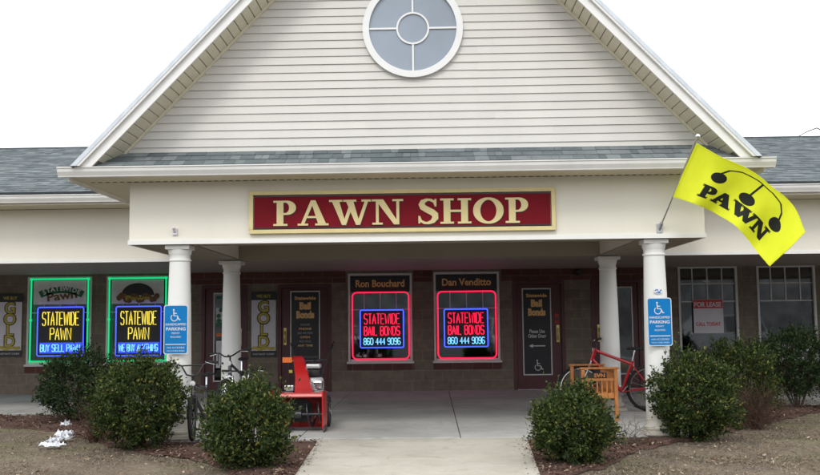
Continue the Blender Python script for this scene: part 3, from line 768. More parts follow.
# columns
def column_mesh():
    bm = B()
    lathe(bm, [(.175, .05), (.19, .065), (.195, .085), (.185, .105), (.165, .12), (.157, .14), (.155, .35), (.152, .9), (.142, 1.6), (.128, 2.14), (.127, 2.17), (.139, 2.175), (.142, 2.185), (.139, 2.195), (.128, 2.2),
               (.128, 2.245), (.134, 2.255), (.140, 2.27), (.146, 2.30), (.148, 2.315), (.148, 2.318)], 40)
    return bm
shaft0 = None
for (x, y) in ((-2.95, 11.8), (2.95, 11.8), (-2.95, 14.9), (2.95, 14.9)):
    if shaft0 is None:
        o = bpart('column', column_mesh(), 'column', smooth=40); shaft0 = o
        bm = B(); box(bm, -.2, .2, -.2, .2, 0, .05); bs = obj('column_base', bm, 'column', o, bevel=.006)
        bm = B(); box(bm, -.15, .15, -.15, .15, 2.3185, 2.372); cp = obj('capital', bm, 'column', o, bevel=.006)
    else:
        o = shaft0.copy(); COL.objects.link(o)
        for src in (bs, cp):
            c = src.copy(); COL.objects.link(c); c.parent = o
    if y > 14: [setattr(c, 'scale', (1.15, 1.15, 1.0)) for c in bpy.data.objects if c.parent == o and c.name.startswith('capital')]
    o.location = (x, y, 0.001)
# small lamp on the brick band, flag socket on the beam
bm = B(); lathe(bm, [(.03, -.0), (.06, -.02), (.065, -.06), (.05, -.10), (.02, -.12)], 16, (0, 0, 0), 'z')
wl = obj('wall_lamp', bm, 'blackp', smooth=40); wl.location = (3.17, 19.37, 2.42)
tag(wl, 'small black dome lamp on the red block band right of the right bail bonds door', 'lamp')
bm = B(); box(bm, -.03, .03, 11.575, 11.599, 2.49, 2.57, Matrix.Translation((-2.96, 0, 0))); 
tube(bm, [(-2.96, 11.58, 2.53), (-2.96, 11.52, 2.58)], .02, 10)
fb = obj('flag_socket', bm, 'posterbg'); tag(fb, 'empty grey flagpole socket screwed to the cream beam above the front left column', 'bracket')

# ============================================================ SIGN
sg = empty('shop_sign', (-.16, 11.6, 2.49))
tag(sg, 'long dark red PAWN SHOP signboard with gold letters and frame on the cream beam', 'sign')
def loc(root): return Matrix.Translation(root.location).inverted()
def tpart(root, name, bm, mat, smooth=None, bevel=0, parent=None):
    """part modelled in world coordinates under an unrotated root"""
    bm.transform(Matrix.Translation(root.location).inverted())
    return obj(name, bm, mat, parent or root, smooth, bevel)
SX0, SX1, SZ0, SZ1 = -2.035, 1.715, 2.487, 3.012
bm = B(); box(bm, SX0 + .06, SX1 - .06, 11.56, 11.597, SZ0 + .06, SZ1 - .06); tpart(sg, 'panel', bm, 'signred')
bm = B(); t = .048
box(bm, SX0, SX1, 11.54, 11.598, SZ0, SZ0 + t); box(bm, SX0, SX1, 11.54, 11.598, SZ1 - t, SZ1)
box(bm, SX0, SX0 + t, 11.54, 11.598, SZ0 + t, SZ1 - t); box(bm, SX1 - t, SX1, 11.54, 11.598, SZ0 + t, SZ1 - t)
tpart(sg, 'frame', bm, 'gold', bevel=.004)
bm = B(); k = .012
for a in ((SX0 + t + .012, SX1 - t - .012, SZ0 + t + .012, SZ0 + t + .012 + k), (SX0 + t + .012, SX1 - t - .012, SZ1 - t - .012 - k, SZ1 - t - .012)): box(bm, a[0], a[1], 11.557, 11.5605, a[2], a[3])
tpart(sg, 'pinstripe', bm, 'blackboard')
ps, w = serif_text('PAWN SHOP', .305, .06)
kx = 3.12 / w
xs_ = [min(a for q in p for a, _ in q) for p in ps]; cut = 4.6 * .305
for sel in ([p for p, x_ in zip(ps, xs_) if x_ < cut], [p for p, x_ in zip(ps, xs_) if x_ >= cut]):
    bm = B(); flat(bm, sel, -1.735 + .012, 11.5595, 2.583 - .012, .002, kx, step=.0002); tpart(sg, 'letter_shadow', bm, 'blackboard')
    bold = [[[(a + dx, b_ + dz) for a, b_ in q] for q in p] for p in sel for dx, dz in ((-.005, -.003), (.005, .003), (.005, -.003), (-.005, .003))]
    bm = B()
    for i, p in enumerate(bold): flat(bm, [p], -1.735, 11.557, 2.583, .012 + .00012 * (i % 29), kx, step=0)
    tpart(sg, 'lettering', bm, 'gold')

# ============================================================ WINDOW CONTENTS (hung in the openings)
def pawn_neon(gx0, gx1, gz0, gz1, bx0, bx1, bz0, bz1, last, label):
    r = empty('neon_sign', ((bx0 + bx1) / 2, WY - .03, bz0)); tag(r, label, 'neon sign', 'neon signs in the left windows')
    y = WY - .055
    bm = B(); box(bm, bx0 + .01, bx1 - .01, y + .035, y + .045, bz0 + .01, bz1 - .01); tpart(r, 'backing', bm, 'blackboard')
    bm = B(); box(bm, bx0 + .04, bx1 - .04, y + .03, y + .034, bz0 + .05, bz0 + .27); tpart(r, 'lit_strip', bm, 'glow_board')
    bm = B(); tube(bm, rrect(bx0, bx1, bz0, bz1, y, .04), .0125, 8, True); tpart(r, 'border_tube', bm, 'neon_blue', smooth=180)
    bm = B(); W_ = bx1 - bx0; H = bz1 - bz0
    neon_word(bm, 'STATEWIDE', bx0 + .10, bx1 - .10, bz0 + H * .63, bz0 + H * .90, y, .0098); tpart(r, 'word_tube', bm, 'neon_yellow', smooth=180)
    bm = B(); neon_word(bm, 'PAWN', bx0 + W_ * .28, bx1 - W_ * .27, bz0 + H * .33, bz0 + H * .57, y, .0098); tpart(r, 'word_tube', bm, 'neon_yellow', smooth=180)
    bm = B(); neon_word(bm, last, bx0 + .07, bx1 - .07, bz0 + .09, bz0 + .23, y, .0095, .3, .5); tpart(r, 'word_tube', bm, 'neon_pale', smooth=180)
    g = empty('neon_border', ((gx0 + gx1) / 2, WY - .03, gz0)); side = 'left' if gx0 < -7 else 'right'
    tag(g, 'green neon tube border round the %s window of the two left pawn windows' % side, 'neon border', 'green neon borders')
    bm = B(); tube(bm, rrect(gx0, gx1, gz0, gz1, WY - .04, .02, 2), .017, 8, True); tpart(g, 'tube', bm, 'neon_green', smooth=180)
    for xx, zz in ((gx0, gz1), (gx1, gz1), (gx0, gz0), (gx1, gz0), (gx0, (gz0 + gz1) / 2), (gx1, (gz0 + gz1) / 2)):
        bm = B(); box(bm, xx - .022, xx + .022, WY - .064, WY - .018, zz - .022, zz + .022); tpart(g, 'clip', bm, 'neon_green')
pawn_neon(-8.04, -6.86, .67, 2.35, -7.89, -6.94, .78, 1.77, 'BUY SELL PAWN', 'blue bordered neon sign reading STATEWIDE PAWN, BUY SELL PAWN, in the leftmost window')
pawn_neon(-6.42, -5.25, .67, 2.35, -6.27, -5.34, .77, 1.77, 'WE BUY ANYTHING', 'blue bordered neon sign reading STATEWIDE PAWN, WE BUY ANYTHING, beside the blue parking sign')
# posters above the neon signs
def arc_text(pieces_text, cx, cz, r, a0, a1, size, mat, root, y):
    n = len(pieces_text)
    for i, ch in enumerate(pieces_text):
        a = math.radians(a0 + (a1 - a0) * i / (n - 1))
        mt = Matrix.Translation((cx + r * math.cos(a), 0, cz + r * math.sin(a))) @ Matrix.Rotation(PI / 2 - a, 4, 'Y')
        if ch != ' ':
            o = textobj('letter', ch, mat, root, 0, y, 0, size, .003, .004, mt=Matrix.Translation(-root.location) @ mt)
p1 = empty('window_poster', (-7.45, WY - .02, 1.85)); tag(p1, 'grey poster with arched green STATEWIDE over a slanting script Pawn in the leftmost window', 'poster')
bm = B(); box(bm, -8.0, -6.9, WY - .022, WY - .018, 1.83, 2.32); tpart(p1, 'sheet', bm, 'posterbg')
bm = B(); O, I = arc(-7.42, 1.28, 1.02, 62, 118, 20, .92), arc(-7.42, 1.28, .88, 62, 118, 20, .78)
for i in range(20): prism(bm, [O[i], O[i + 1], I[i + 1], I[i]], 'y', WY - .027, WY - .0225)
tpart(p1, 'green_arch', bm, 'postergreen')
arc_text('STATEWIDE', -7.42, 1.28, .805 + .03, 114, 66, .13, 'posterbg', p1, WY - .0275)
mt = Matrix.Translation((-7.40, 0, 1.93)) @ Matrix.Rotation(-.12, 4, 'Y')
textobj('script_word', 'Pawn', 'posterbrown', p1, 0, WY - .024, 0, .24, .003, .006, width=.62, mt=Matrix.Translation(-p1.location) @ mt)
p2 = empty('window_poster', (-5.85, WY - .02, 1.85)); tag(p2, 'grey poster with dark dome and brown lettering in the window beside the left column', 'poster')
bm = B(); box(bm, -6.38, -5.30, WY - .022, WY - .018, 1.83, 2.32); tpart(p2, 'sheet', bm, 'posterbg')
bm = B(); A = arc(-5.84, 2.0, .34, 0, 180, 18, .25)
prism(bm, A, 'y', WY - .027, WY - .0225); tpart(p2, 'dark_dome', bm, 'sheet_in')
bm = B(); rr = random.Random(5)
for i in range(16):
    cx = -6.22 + i * .052; cz = 1.95 + .05 * math.sin(i * 1.3); lathe(bm, [(.045 + .03 * rr.random(), WY - .031 - .0003 * i), (.03, WY - .0275)], 7, (cx, 0, cz), 'y')
tpart(p2, 'brown_shapes', bm, 'posterbrown')
textobj('poster_word', 'Pawn', 'gilt', p2, -5.84 - p2.location.x, -.013 , 1.90 - p2.location.z, .13, .003, .004, width=.5)
# bail bonds windows
def bail_neon(x0, x1, rx0, rx1, rz0, rz1, bx0, bx1, bz0, bz1, name, lab, laba, labb, wz1):
    n = empty('name_panel', ((x0 + x1) / 2, WY - .02, wz1 - .36)); tag(n, laba, 'sign', 'name panels over the bail bonds windows')
    bm = B(); box(bm, x0 + .05, x1 - .05, WY - .022, WY - .017, wz1 - .38, wz1 - .05); tpart(n, 'panel', bm, 'blackboard')
    textobj('lettering', name, 'golddark', n, 0, -.003, .36 - .275, .20, .003, .006, width=1.0)
    g = empty('neon_border', ((rx0 + rx1) / 2, WY - .03, rz0)); tag(g, labb, 'neon border', 'red neon borders')
    bm = B(); tube(bm, rrect(rx0 + .01, rx1 - .01, rz0, rz1, WY - .045, .09, 6), .0135, 8, True); tpart(g, 'tube', bm, 'neon_red', smooth=180)
    r = empty('neon_sign', ((bx0 + bx1) / 2, WY - .03, bz0)); tag(r, lab, 'neon sign', 'bail bonds neon signs')
    y = WY - .06
    bm = B(); box(bm, bx0, bx1, y + .04, y + .05, bz0, bz1); tpart(r, 'backing', bm, 'blackboard')
    bm = B(); tube(bm, rrect(bx0, bx1, bz0, bz1, y, .03), .0125, 8, True); tpart(r, 'border_tube', bm, 'neon_blue', smooth=180)
    H = bz1 - bz0
    bm = B(); neon_word(bm, 'STATEWIDE', bx0 + .08, bx1 - .08, bz0 + H * .63, bz0 + H * .90, y, .0098); tpart(r, 'word_tube', bm, 'neon_red', smooth=180)
    bm = B(); neon_word(bm, 'BAIL BONDS', bx0 + .08, bx1 - .08, bz0 + H * .33, bz0 + H * .56, y, .0115, .35, .5); tpart(r, 'word_tube', bm, 'neon_red', smooth=180)
    bm = B(); neon_word(bm, '860 444 9096', bx0 + .07, bx1 - .07, bz0 + H * .08, bz0 + H * .25, y, .0095, .3, .5); tpart(r, 'word_tube', bm, 'neon_pale', smooth=180)
bail_neon(-1.51, -.20, -1.43, -.26, .65, 2.00, -1.26, -.38, .88, 1.64, 'Ron Bouchard',
          'red and blue bail bonds neon sign in the window under the name Ron Bouchard', 'black panel with dull gold name Ron Bouchard at a window top', 'red neon tube border round the window under the name Ron Bouchard', 2.39)
bail_neon(.24, 1.58, .31, 1.51, .65, 2.00, .45, 1.33, .88, 1.64, 'Dan Venditto',
          'red and blue bail bonds neon sign in the window under the name Dan Venditto', 'black panel with dull gold name Dan Venditto at a window top', 'red neon tube border round the window under the name Dan Venditto', 2.40)
# gold banners
def banner(x0, x1, z0, z1, label):
    r = empty('gold_banner', ((x0 + x1) / 2, WY - .03, z0)); tag(r, label, 'banner', 'vertical GOLD banners')
    cx = (x0 + x1) / 2; w = x1 - x0; h = z1 - z0
    bm = B(); box(bm, x0, x1, WY - .03, WY - .022, z0, z1); tpart(r, 'cloth', bm, 'bannerwhite')
    bm = B(); box(bm, x0 - .01, x1 + .01, WY - .036, WY - .0305, z1 - .16, z1 + .01); tpart(r, 'top_band', bm, 'blackboard')
    bm = B(); box(bm, x0 - .01, x1 + .01, WY - .036, WY - .0305, z0 - .01, z0 + .12); tpart(r, 'bottom_band', bm, 'blackboard')
    textobj('lettering', 'WE BUY', 'gilt', r, 0, -.006, h - .11, .09, .002, .002, width=w * .6)
    textobj('lettering', 'INSTANT CASH', 'letterwhite', r, 0, -.006, .035, .05, .002, 0, width=w * .85)
    for i, c in enumerate('GOLD'):
        zb = z1 - .16 - (i + 1) * (h - .36) / 4
        textobj('letter_outline', c, 'bannerpurple', r, 0, -.001, zb - z0 - .008, .33, .002, .020)
        textobj('letter', c, 'gilt', r, 0, -.003, zb - z0, .31, .002, .004)
    bm = B(); rr = random.Random(2)
    for i in range(9): lathe(bm, [(.035, WY - .0345 - .0003 * i), (.035, WY - .0305)], 12, (x0 + .05 + (w - .1) * i / 8, 0, z0 + .15 + .03 * rr.random()), 'y')
    tpart(r, 'coin', bm, 'gilt')
banner(-8.72, -8.23, .78, 2.05, 'white and gold vertical GOLD banner on the block wall at the left edge')
banner(-3.49, -2.99, .72, 2.03, 'white and gold vertical GOLD banner on the wall between the two left doors')
# door signs
def door_sign(x0, x1, z0, z1, label, kind):
    r = empty('door_sign', ((x0 + x1) / 2, WY, z0)); tag(r, label, 'door sign')
    if kind != 'posters':
        bm = B(); box(bm, x0, x1, WY + .022, WY + .03, z0, z1); tpart(r, 'sheet', bm, 'blackboard')
    W_ = x1 - x0; H = z1 - z0; y = .0215
    if kind in ('left', 'right'):
        textobj('lettering', 'Statewide', 'golddark', r, 0, y, H - .15, .10, .002, .003, width=W_ * .78)
        textobj('lettering', 'Bail', 'golddark', r, 0, y, H - .34, .19, .002, .012, width=W_ * .42)
        textobj('lettering', 'Bonds', 'golddark', r, 0, y, H - .52, .19, .002, .012, width=W_ * .66)
    if kind == 'left':
        for k, s in enumerate(('24 HOURS', 'PHONE', '860 444 9096', 'OPEN', 'WE BUY AND SELL', 'ANY TIME')):
            textobj('lettering', s, 'golddark' if k % 2 else 'bannerpurple2', r, 0, y, H - .68 - k * .085, .06, .002, .001, width=W_ * (.35 + .1 * (k % 3)))
    if kind == 'right':
        textobj('lettering', ['Please Use', 'Other Door'], 'letterwhite', r, 0, y, H - .88, .105, .002, .002, width=W_ * .68, spacing=.9)
        bm = B(); flat(bm, [strip([(-.10, 0), (.16, 0)], .022), [[(-.17, 0), (-.09, .04), (-.09, -.04), (-.17, 0.0001)]]], (x0 + x1) / 2, WY + .0215, z0 + H - 1.14, .002); tpart(r, 'arrow', bm, 'letterwhite')
        bm = B(); flat(bm, wheelchair(.22), (x0 + x1) / 2 - .08, WY + .0215, z0 + .06, .002); tpart(r, 'wheelchair_mark', bm, 'letterwhite')
    if kind == 'posters':
        for i, (zz, hh, mt_) in enumerate(((z0 + H - .10, .07, 'postergreen'), (z0 + H - .58, .30, 'posterbg'), (z0 + H - .66, .05, 'postergreen'), (z0 + H - .86, .06, 'orange'), (z0 + .25, .55, 'posterbg'), (z0 + .1, .1, 'sheet_in'))):
            bm = B(); box(bm, x0 + .03, x1 - .03, WY + .022, WY + .028, zz, zz + hh); tpart(r, 'sheet', bm, mt_)
        bm = B(); rr = random.Random(1)
        for i in range(10): lathe(bm, [(.02 + .04 * rr.random(), WY + .0185 - .0002 * i), (.03, WY + .0215)], 6, (x0 + .08 + rr.random() * (W_ - .16), 0, z0 + H - .55 + rr.random() * .24), 'y')
        tpart(r, 'green_shapes', bm, 'postergreen')
        bm = B()
        for i in range(5): box(bm, x0 + .07 + i * .06, x0 + .085 + i * .06, WY + .0185, WY + .0215, z0 + .3, z0 + .5 + .2 * rr.random())
        tpart(r, 'dark_bars', bm, 'sheet_in')
def wheelchair(h):
    """figure about h tall, drawn in strokes, origin at lower left"""
    k = h
    head = [[(.32 * k, .93 * k), (.32 * k + .075 * k * math.cos(a), .93 * k + .075 * k * math.sin(a)), (.32 * k + .075 * k * math.cos(a + .52), .93 * k + .075 * k * math.sin(a + .52)), (.32 * k, .9301 * k)] for a in [i * .5236 for i in range(12)]]
    body = strip([(.32 * k, .82 * k), (.34 * k, .45 * k), (.62 * k, .44 * k), (.76 * k, .12 * k), (.88 * k, .14 * k)], .085 * k)
    armp = strip([(.33 * k, .66 * k), (.58 * k, .64 * k)], .065 * k)
    wheel = strip([(p[0] * k, p[1] * k) for p in arc(.37, .30, .27, 130, 370, 20)], .06 * k)
    return [head, body, armp, wheel]
door_sign(-2.675, -2.115, .65, 2.02, 'black Statewide Bail Bonds sheet of many gold lines, behind the red snow blower', 'left')
door_sign(2.065, 2.605, .32, 2.02, 'tall black Statewide Bail Bonds sheet reading Please Use Other Door with a white arrow', 'right')
door_sign(-4.255, -3.885, .25, 2.0, 'column of pale and green posters in the door glass behind the rear left column', 'posters')
rp = empty('door_poster', (4.1, WY, 1.1)); tag(rp, 'dark red slanting poster inside the door behind the rear right column', 'poster')
bm = B(); prism(bm, [(3.86, 2.0), (4.12, 2.0), (4.2, 1.75), (4.22, .9), (4.05, 1.2)], 'y', WY + .07, WY + .078); tpart(rp, 'sheet', bm, 'posterred')
bm = B(); prism(bm, [(4.14, 2.02), (4.25, 2.02), (4.25, 1.70), (4.19, 1.68)], 'y', WY + .062, WY + .067); tpart(rp, 'white_corner', bm, 'posterbg')
for zz in (1.49, 1.36):
    bm = B(); box(bm, 2.70, 2.78, WY + .010, WY + .0195, zz - .035, zz + .035); o = obj('door_sticker', bm, 'posterred')
    tag(o, '%s small red sticker on the stile of the Please Use Other Door door' % ('upper' if zz > 1.4 else 'lower'), 'sticker', 'red stickers on the door stile')
# for lease
fl = empty('lease_sign', (5.79, WY, 1.12)); tag(fl, 'white and red FOR LEASE sign in the window right of the blue parking sign', 'sign')
bm = B(); box(bm, 5.50, 6.10, WY - .012, WY - .006, 1.10, 1.78); tpart(fl, 'sheet', bm, 'bannerwhite')
bm = B(); box(bm, 5.505, 6.095, WY - .016, WY - .0125, 1.60, 1.775); tpart(fl, 'red_band', bm, 'posterred')
textobj('lettering', 'FOR LEASE', 'bannerwhite', fl, 0, -.0165, 1.635 - 1.12, .13, .002, .004, width=.54)
textobj('lettering', ['COMMERCIAL SPACE', 'OFFICE OR RETAIL'], 'posterbg', fl, 0, -.0125, 1.50 - 1.12, .055, .002, .001, width=.5)
textobj('lettering', ['CALL TODAY'], 'posterred', fl, 0, -.0125, 1.25 - 1.12, .10, .002, .003, width=.5)
bm = B()                        # papers stuck low in the far right window
for i, (a, b_) in enumerate(((6.87, 7.1), (7.16, 7.45), (7.5, 7.88))): box(bm, a, b_, WY + .03, WY + .036, .70 + .01 * i, .86)
ps_ = obj('window_papers', bm, 'bannerwhite'); tag(ps_, 'row of white papers low in the far right window', 'papers')
# ADA parking signs
def ada(cx, cz0, cz1, tilt, label):
    w = .30; h = cz1 - cz0
    r = empty('parking_sign', (cx, 11.63, cz0), (0, 0, tilt)); tag(r, label, 'sign', 'blue accessible parking signs')
    bm = B(); pts = [(p[0], p[2]) for p in rrect(-w / 2, w / 2, 0, h, 0, .03, 4)]; prism(bm, pts, 'y', -.028, -.024); obj('plate_edge', bm, 'letterwhite', r)
    bm = B(); pts = [(p[0], p[2]) for p in rrect(-w / 2 + .01, w / 2 - .01, .01, h - .01, 0, .024, 4)]; prism(bm, pts, 'y', -.0295, -.0282); obj('plate', bm, 'adablue', r)
    bm = B(); flat(bm, wheelchair(.15), -.075, -.0296, h - .20, .0015, step=.0001); obj('wheelchair_mark', bm, 'letterwhite', r)
    for s, zz, sz, ww, bo in (('HANDICAPPED', h - .25, .038, .25, .0005), ('PARKING', h - .31, .052, .24, .001), ('PERMIT', h - .355, .03, .10, 0), ('REQUIRED', h - .40, .03, .13, 0), ('VAN ACCESSIBLE', .07, .028, .22, 0), ('VIOLATORS FINED', .032, .024, .22, 0)):
        textobj('lettering', s, 'letterwhite', r, 0, -.0298, zz, sz, .001, bo, width=ww)
    bm = B(); box(bm, -.125, .125, -.0308, -.0297, .115, .125); obj('rule', bm, 'letterwhite', r)
    bm = B(); box(bm, -.02, .02, -.0235, .01, .06, h - .06); obj('bracket', bm, 'steel', r)
    return r
ada(-2.94, 1.03, 1.63, -.0, 'blue accessible parking sign on the front left white column')
ada(2.945, 1.07, 1.65, .05, 'blue accessible parking sign on the front right white column, near the red bicycle')
bm = B(); prism(bm, [(p[0], p[1]) for p in arc(0, 0, .055, 0, 360, 16, .035)[:-1]], 'y', -.152, -.148); st = obj('column_sticker', bm, 'posterbg'); st.location = (2.95, 11.8, 1.73)
bm = B(); flat(bm, [strip([(-.04, .01), (-.01, .02), (.01, -.015), (.04, .02)], .014), strip([(-.03, -.02), (.03, -.02)], .01)], 0, -.152, 0, .001); obj('mark', bm, 'adablue', st)
tag(st, 'small oval sticker just above the parking sign on the front right column', 'sticker')

# ============================================================ FLAG
fr = empty('pawn_flag', (2.98, 11.58, 2.50))
tag(fr, 'yellow PAWN flag with three black balls on a slanted pole from the cream beam', 'flag')
p0 = Vector((2.98, 11.60, 2.49))
def px_at(px, py, Yv):      # a picture point taken back to a plane of known depth
    d = F + R2 * ((px - 410) / FPX) + U2 * ((237.5 - py) / FPX); return Vector((.18, 0, 1.39)) + d * (Yv / d.y)
ptop = px_at(697, 138, 10.62)
bm = B(); tube(bm, [p0, p0.lerp(ptop, .5), ptop], .0125, 10); tpart(fr, 'pole', bm, 'chrome', smooth=60)
bm = B(); lathe(bm, [(.004, -.03), (.02, -.022), (.029, -.005), (.029, .008), (.02, .024), (.004, .032)], 16, tuple(ptop + (ptop - p0).normalized() * .02)); tpart(fr, 'finial', bm, 'chrome', smooth=180)
bm = B(); tube(bm, [p0 + Vector((0, .0, -.01)), p0.lerp(ptop, .07)], .021, 12); box(bm, 2.945, 3.015, 11.585, 11.599, 2.44, 2.55); tpart(fr, 'bracket', bm, 'steel')
def cat(P, t):
    n = len(P) - 1; s = min(max(t, 0), .99999) * n; i = int(s); f = s - i
    a, b_, c, d = P[max(i - 1, 0)], P[i], P[i + 1], P[min(i + 2, n)]
    return (b_ * 2 + (c - a) * f + (a * 2 - b_ * 5 + c * 4 - d) * f * f + (b_ * 3 - a - c * 3 + d) * f * f * f) * .5
top = [px_at(696.5, 143, 10.64), px_at(722, 157, 10.50), px_at(748, 170, 10.52), px_at(775, 188, 10.42), px_at(793, 205, 10.44), px_at(805, 232, 10.36)]
pa = p0.lerp(ptop, .37)
bot = [pa, px_at(693, 203, 10.80), px_at(714, 213, 10.84), px_at(737, 229, 10.72), px_at(755, 247, 10.72), px_at(770, 266.5, 10.64)]
def flagpt(u, v):
    a = cat(bot, u); b_ = cat(top, u); p = a.lerp(b_, v)
    w = math.sin(u * 9 + v * 1.6) * .034 * min(1, u * 3) + math.sin(u * 17 - v * 3.2 + 1) * .013 * min(1, u * 3) + .03 * math.sin(v * PI) * u * (1 - u) * 2 + .006 * math.sin(u * 31 + v * 9) * min(1, u * 4) + .012 * math.sin(u * 6 + v * 5 + 2) * min(1, u * 3)
    return p + Vector((0, w, 0))
NU, NV = 70, 40
v = []; f = []
for i in range(NU + 1):
    for j in range(NV + 1): v.append(tuple(flagpt(i / NU, j / NV) - fr.location))
for i in range(NU):
    for j in range(NV): f.append((i * (NV + 1) + j, (i + 1) * (NV + 1) + j, (i + 1) * (NV + 1) + j + 1, i * (NV + 1) + j + 1))
fc = pyobj('cloth', v, f, 'flag', fr, smooth=180)
md = fc.modifiers.new('s', 'SOLIDIFY'); md.thickness = .0016; md.offset = 0
def flagprint(name, pieces, off=.0022):
    """pieces in flag (u,v) space; quads are diced and laid on both faces of the cloth"""
    v = []; f = []; n = 5
    for pi, p in enumerate(pieces):
        o_ = off + .00006 * (pi % 35)
        for q in p:
            for side in (1, -1):
                base = len(v)
                for a in range(n + 1):
                    for b_ in range(n + 1):
                        s, t = a / n, b_ / n
                        u = (1 - s) * (1 - t) * q[0][0] + s * (1 - t) * q[1][0] + s * t * q[2][0] + (1 - s) * t * q[3][0]
                        w = (1 - s) * (1 - t) * q[0][1] + s * (1 - t) * q[1][1] + s * t * q[2][1] + (1 - s) * t * q[3][1]
                        P = flagpt(u, w); du = flagpt(u + .01, w) - P; dv = flagpt(u, w + .01) - P; nn = du.cross(dv).normalized()
                        v.append(tuple(P + nn * o_ * side - fr.location))
                for a in range(n):
                    for b_ in range(n): f.append((base + a * (n + 1) + b_, base + (a + 1) * (n + 1) + b_, base + (a + 1) * (n + 1) + b_ + 1, base + a * (n + 1) + b_ + 1))
    return pyobj(name, v, f, 'flagblack', fr, smooth=180)
ps, w = serif_text('PAWN', 1, .0)
def bolden(q):
    return q
ku = .61 / w
v = []; f = []                                  # sewn hems: narrow doubled strips round the edge
def flagstrip(uv0, uv1, wdir, nn_=40):
    for side in (1, -1):
        base = len(v)
        for i in range(nn_ + 1):
            u = uv0[0] + (uv1[0] - uv0[0]) * i / nn_; w_ = uv0[1] + (uv1[1] - uv0[1]) * i / nn_
            for k in (0, 1):
                uu, ww = u + wdir[0] * k, w_ + wdir[1] * k; P = flagpt(uu, ww); nn = (flagpt(uu + .01, ww) - P).cross(flagpt(uu, ww + .01) - P).normalized()
                v.append(tuple(P + nn * .0024 * side - fr.location))
        for i in range(nn_): f.append((base + i * 2, base + i * 2 + 2, base + i * 2 + 3, base + i * 2 + 1))
flagstrip((0, .001), (1, .001), (0, .022)); flagstrip((0, .977), (1, .977), (0, .022)); flagstrip((.982, .025), (.982, .975), (.017, 0)); flagstrip((.001, .025), (.001, .975), (.03, 0))
pyobj('hem', v, f, 'flaghem', fr, smooth=180)
flagprint('lettering', [[[(.20 + dx + a * ku, .18 + dy + b_ * .235) for a, b_ in q] for q in p] for p in ps for dx, dy in ((-.009, -.012), (.009, -.012), (.009, .012), (-.009, .012), (0, 0))])
ball = lambda cu, cv: [[(cu, cv), (cu + .058 * math.cos(a), cv + .105 * math.sin(a)), (cu + .058 * math.cos(a + .32), cv + .105 * math.sin(a + .32)), (cu, cv + .0001)] for a in [i * .31416 for i in range(20)]]
flagprint('ball_emblem', [ball(.265, .63), ball(.515, .55), ball(.80, .56),
    strip([(.265, .73), (.30, .83), (.38, .90), (.50, .93), (.62, .92), (.72, .86), (.78, .76), (.80, .66)], .017), strip([(.515, .65), (.53, .92)], .014)])

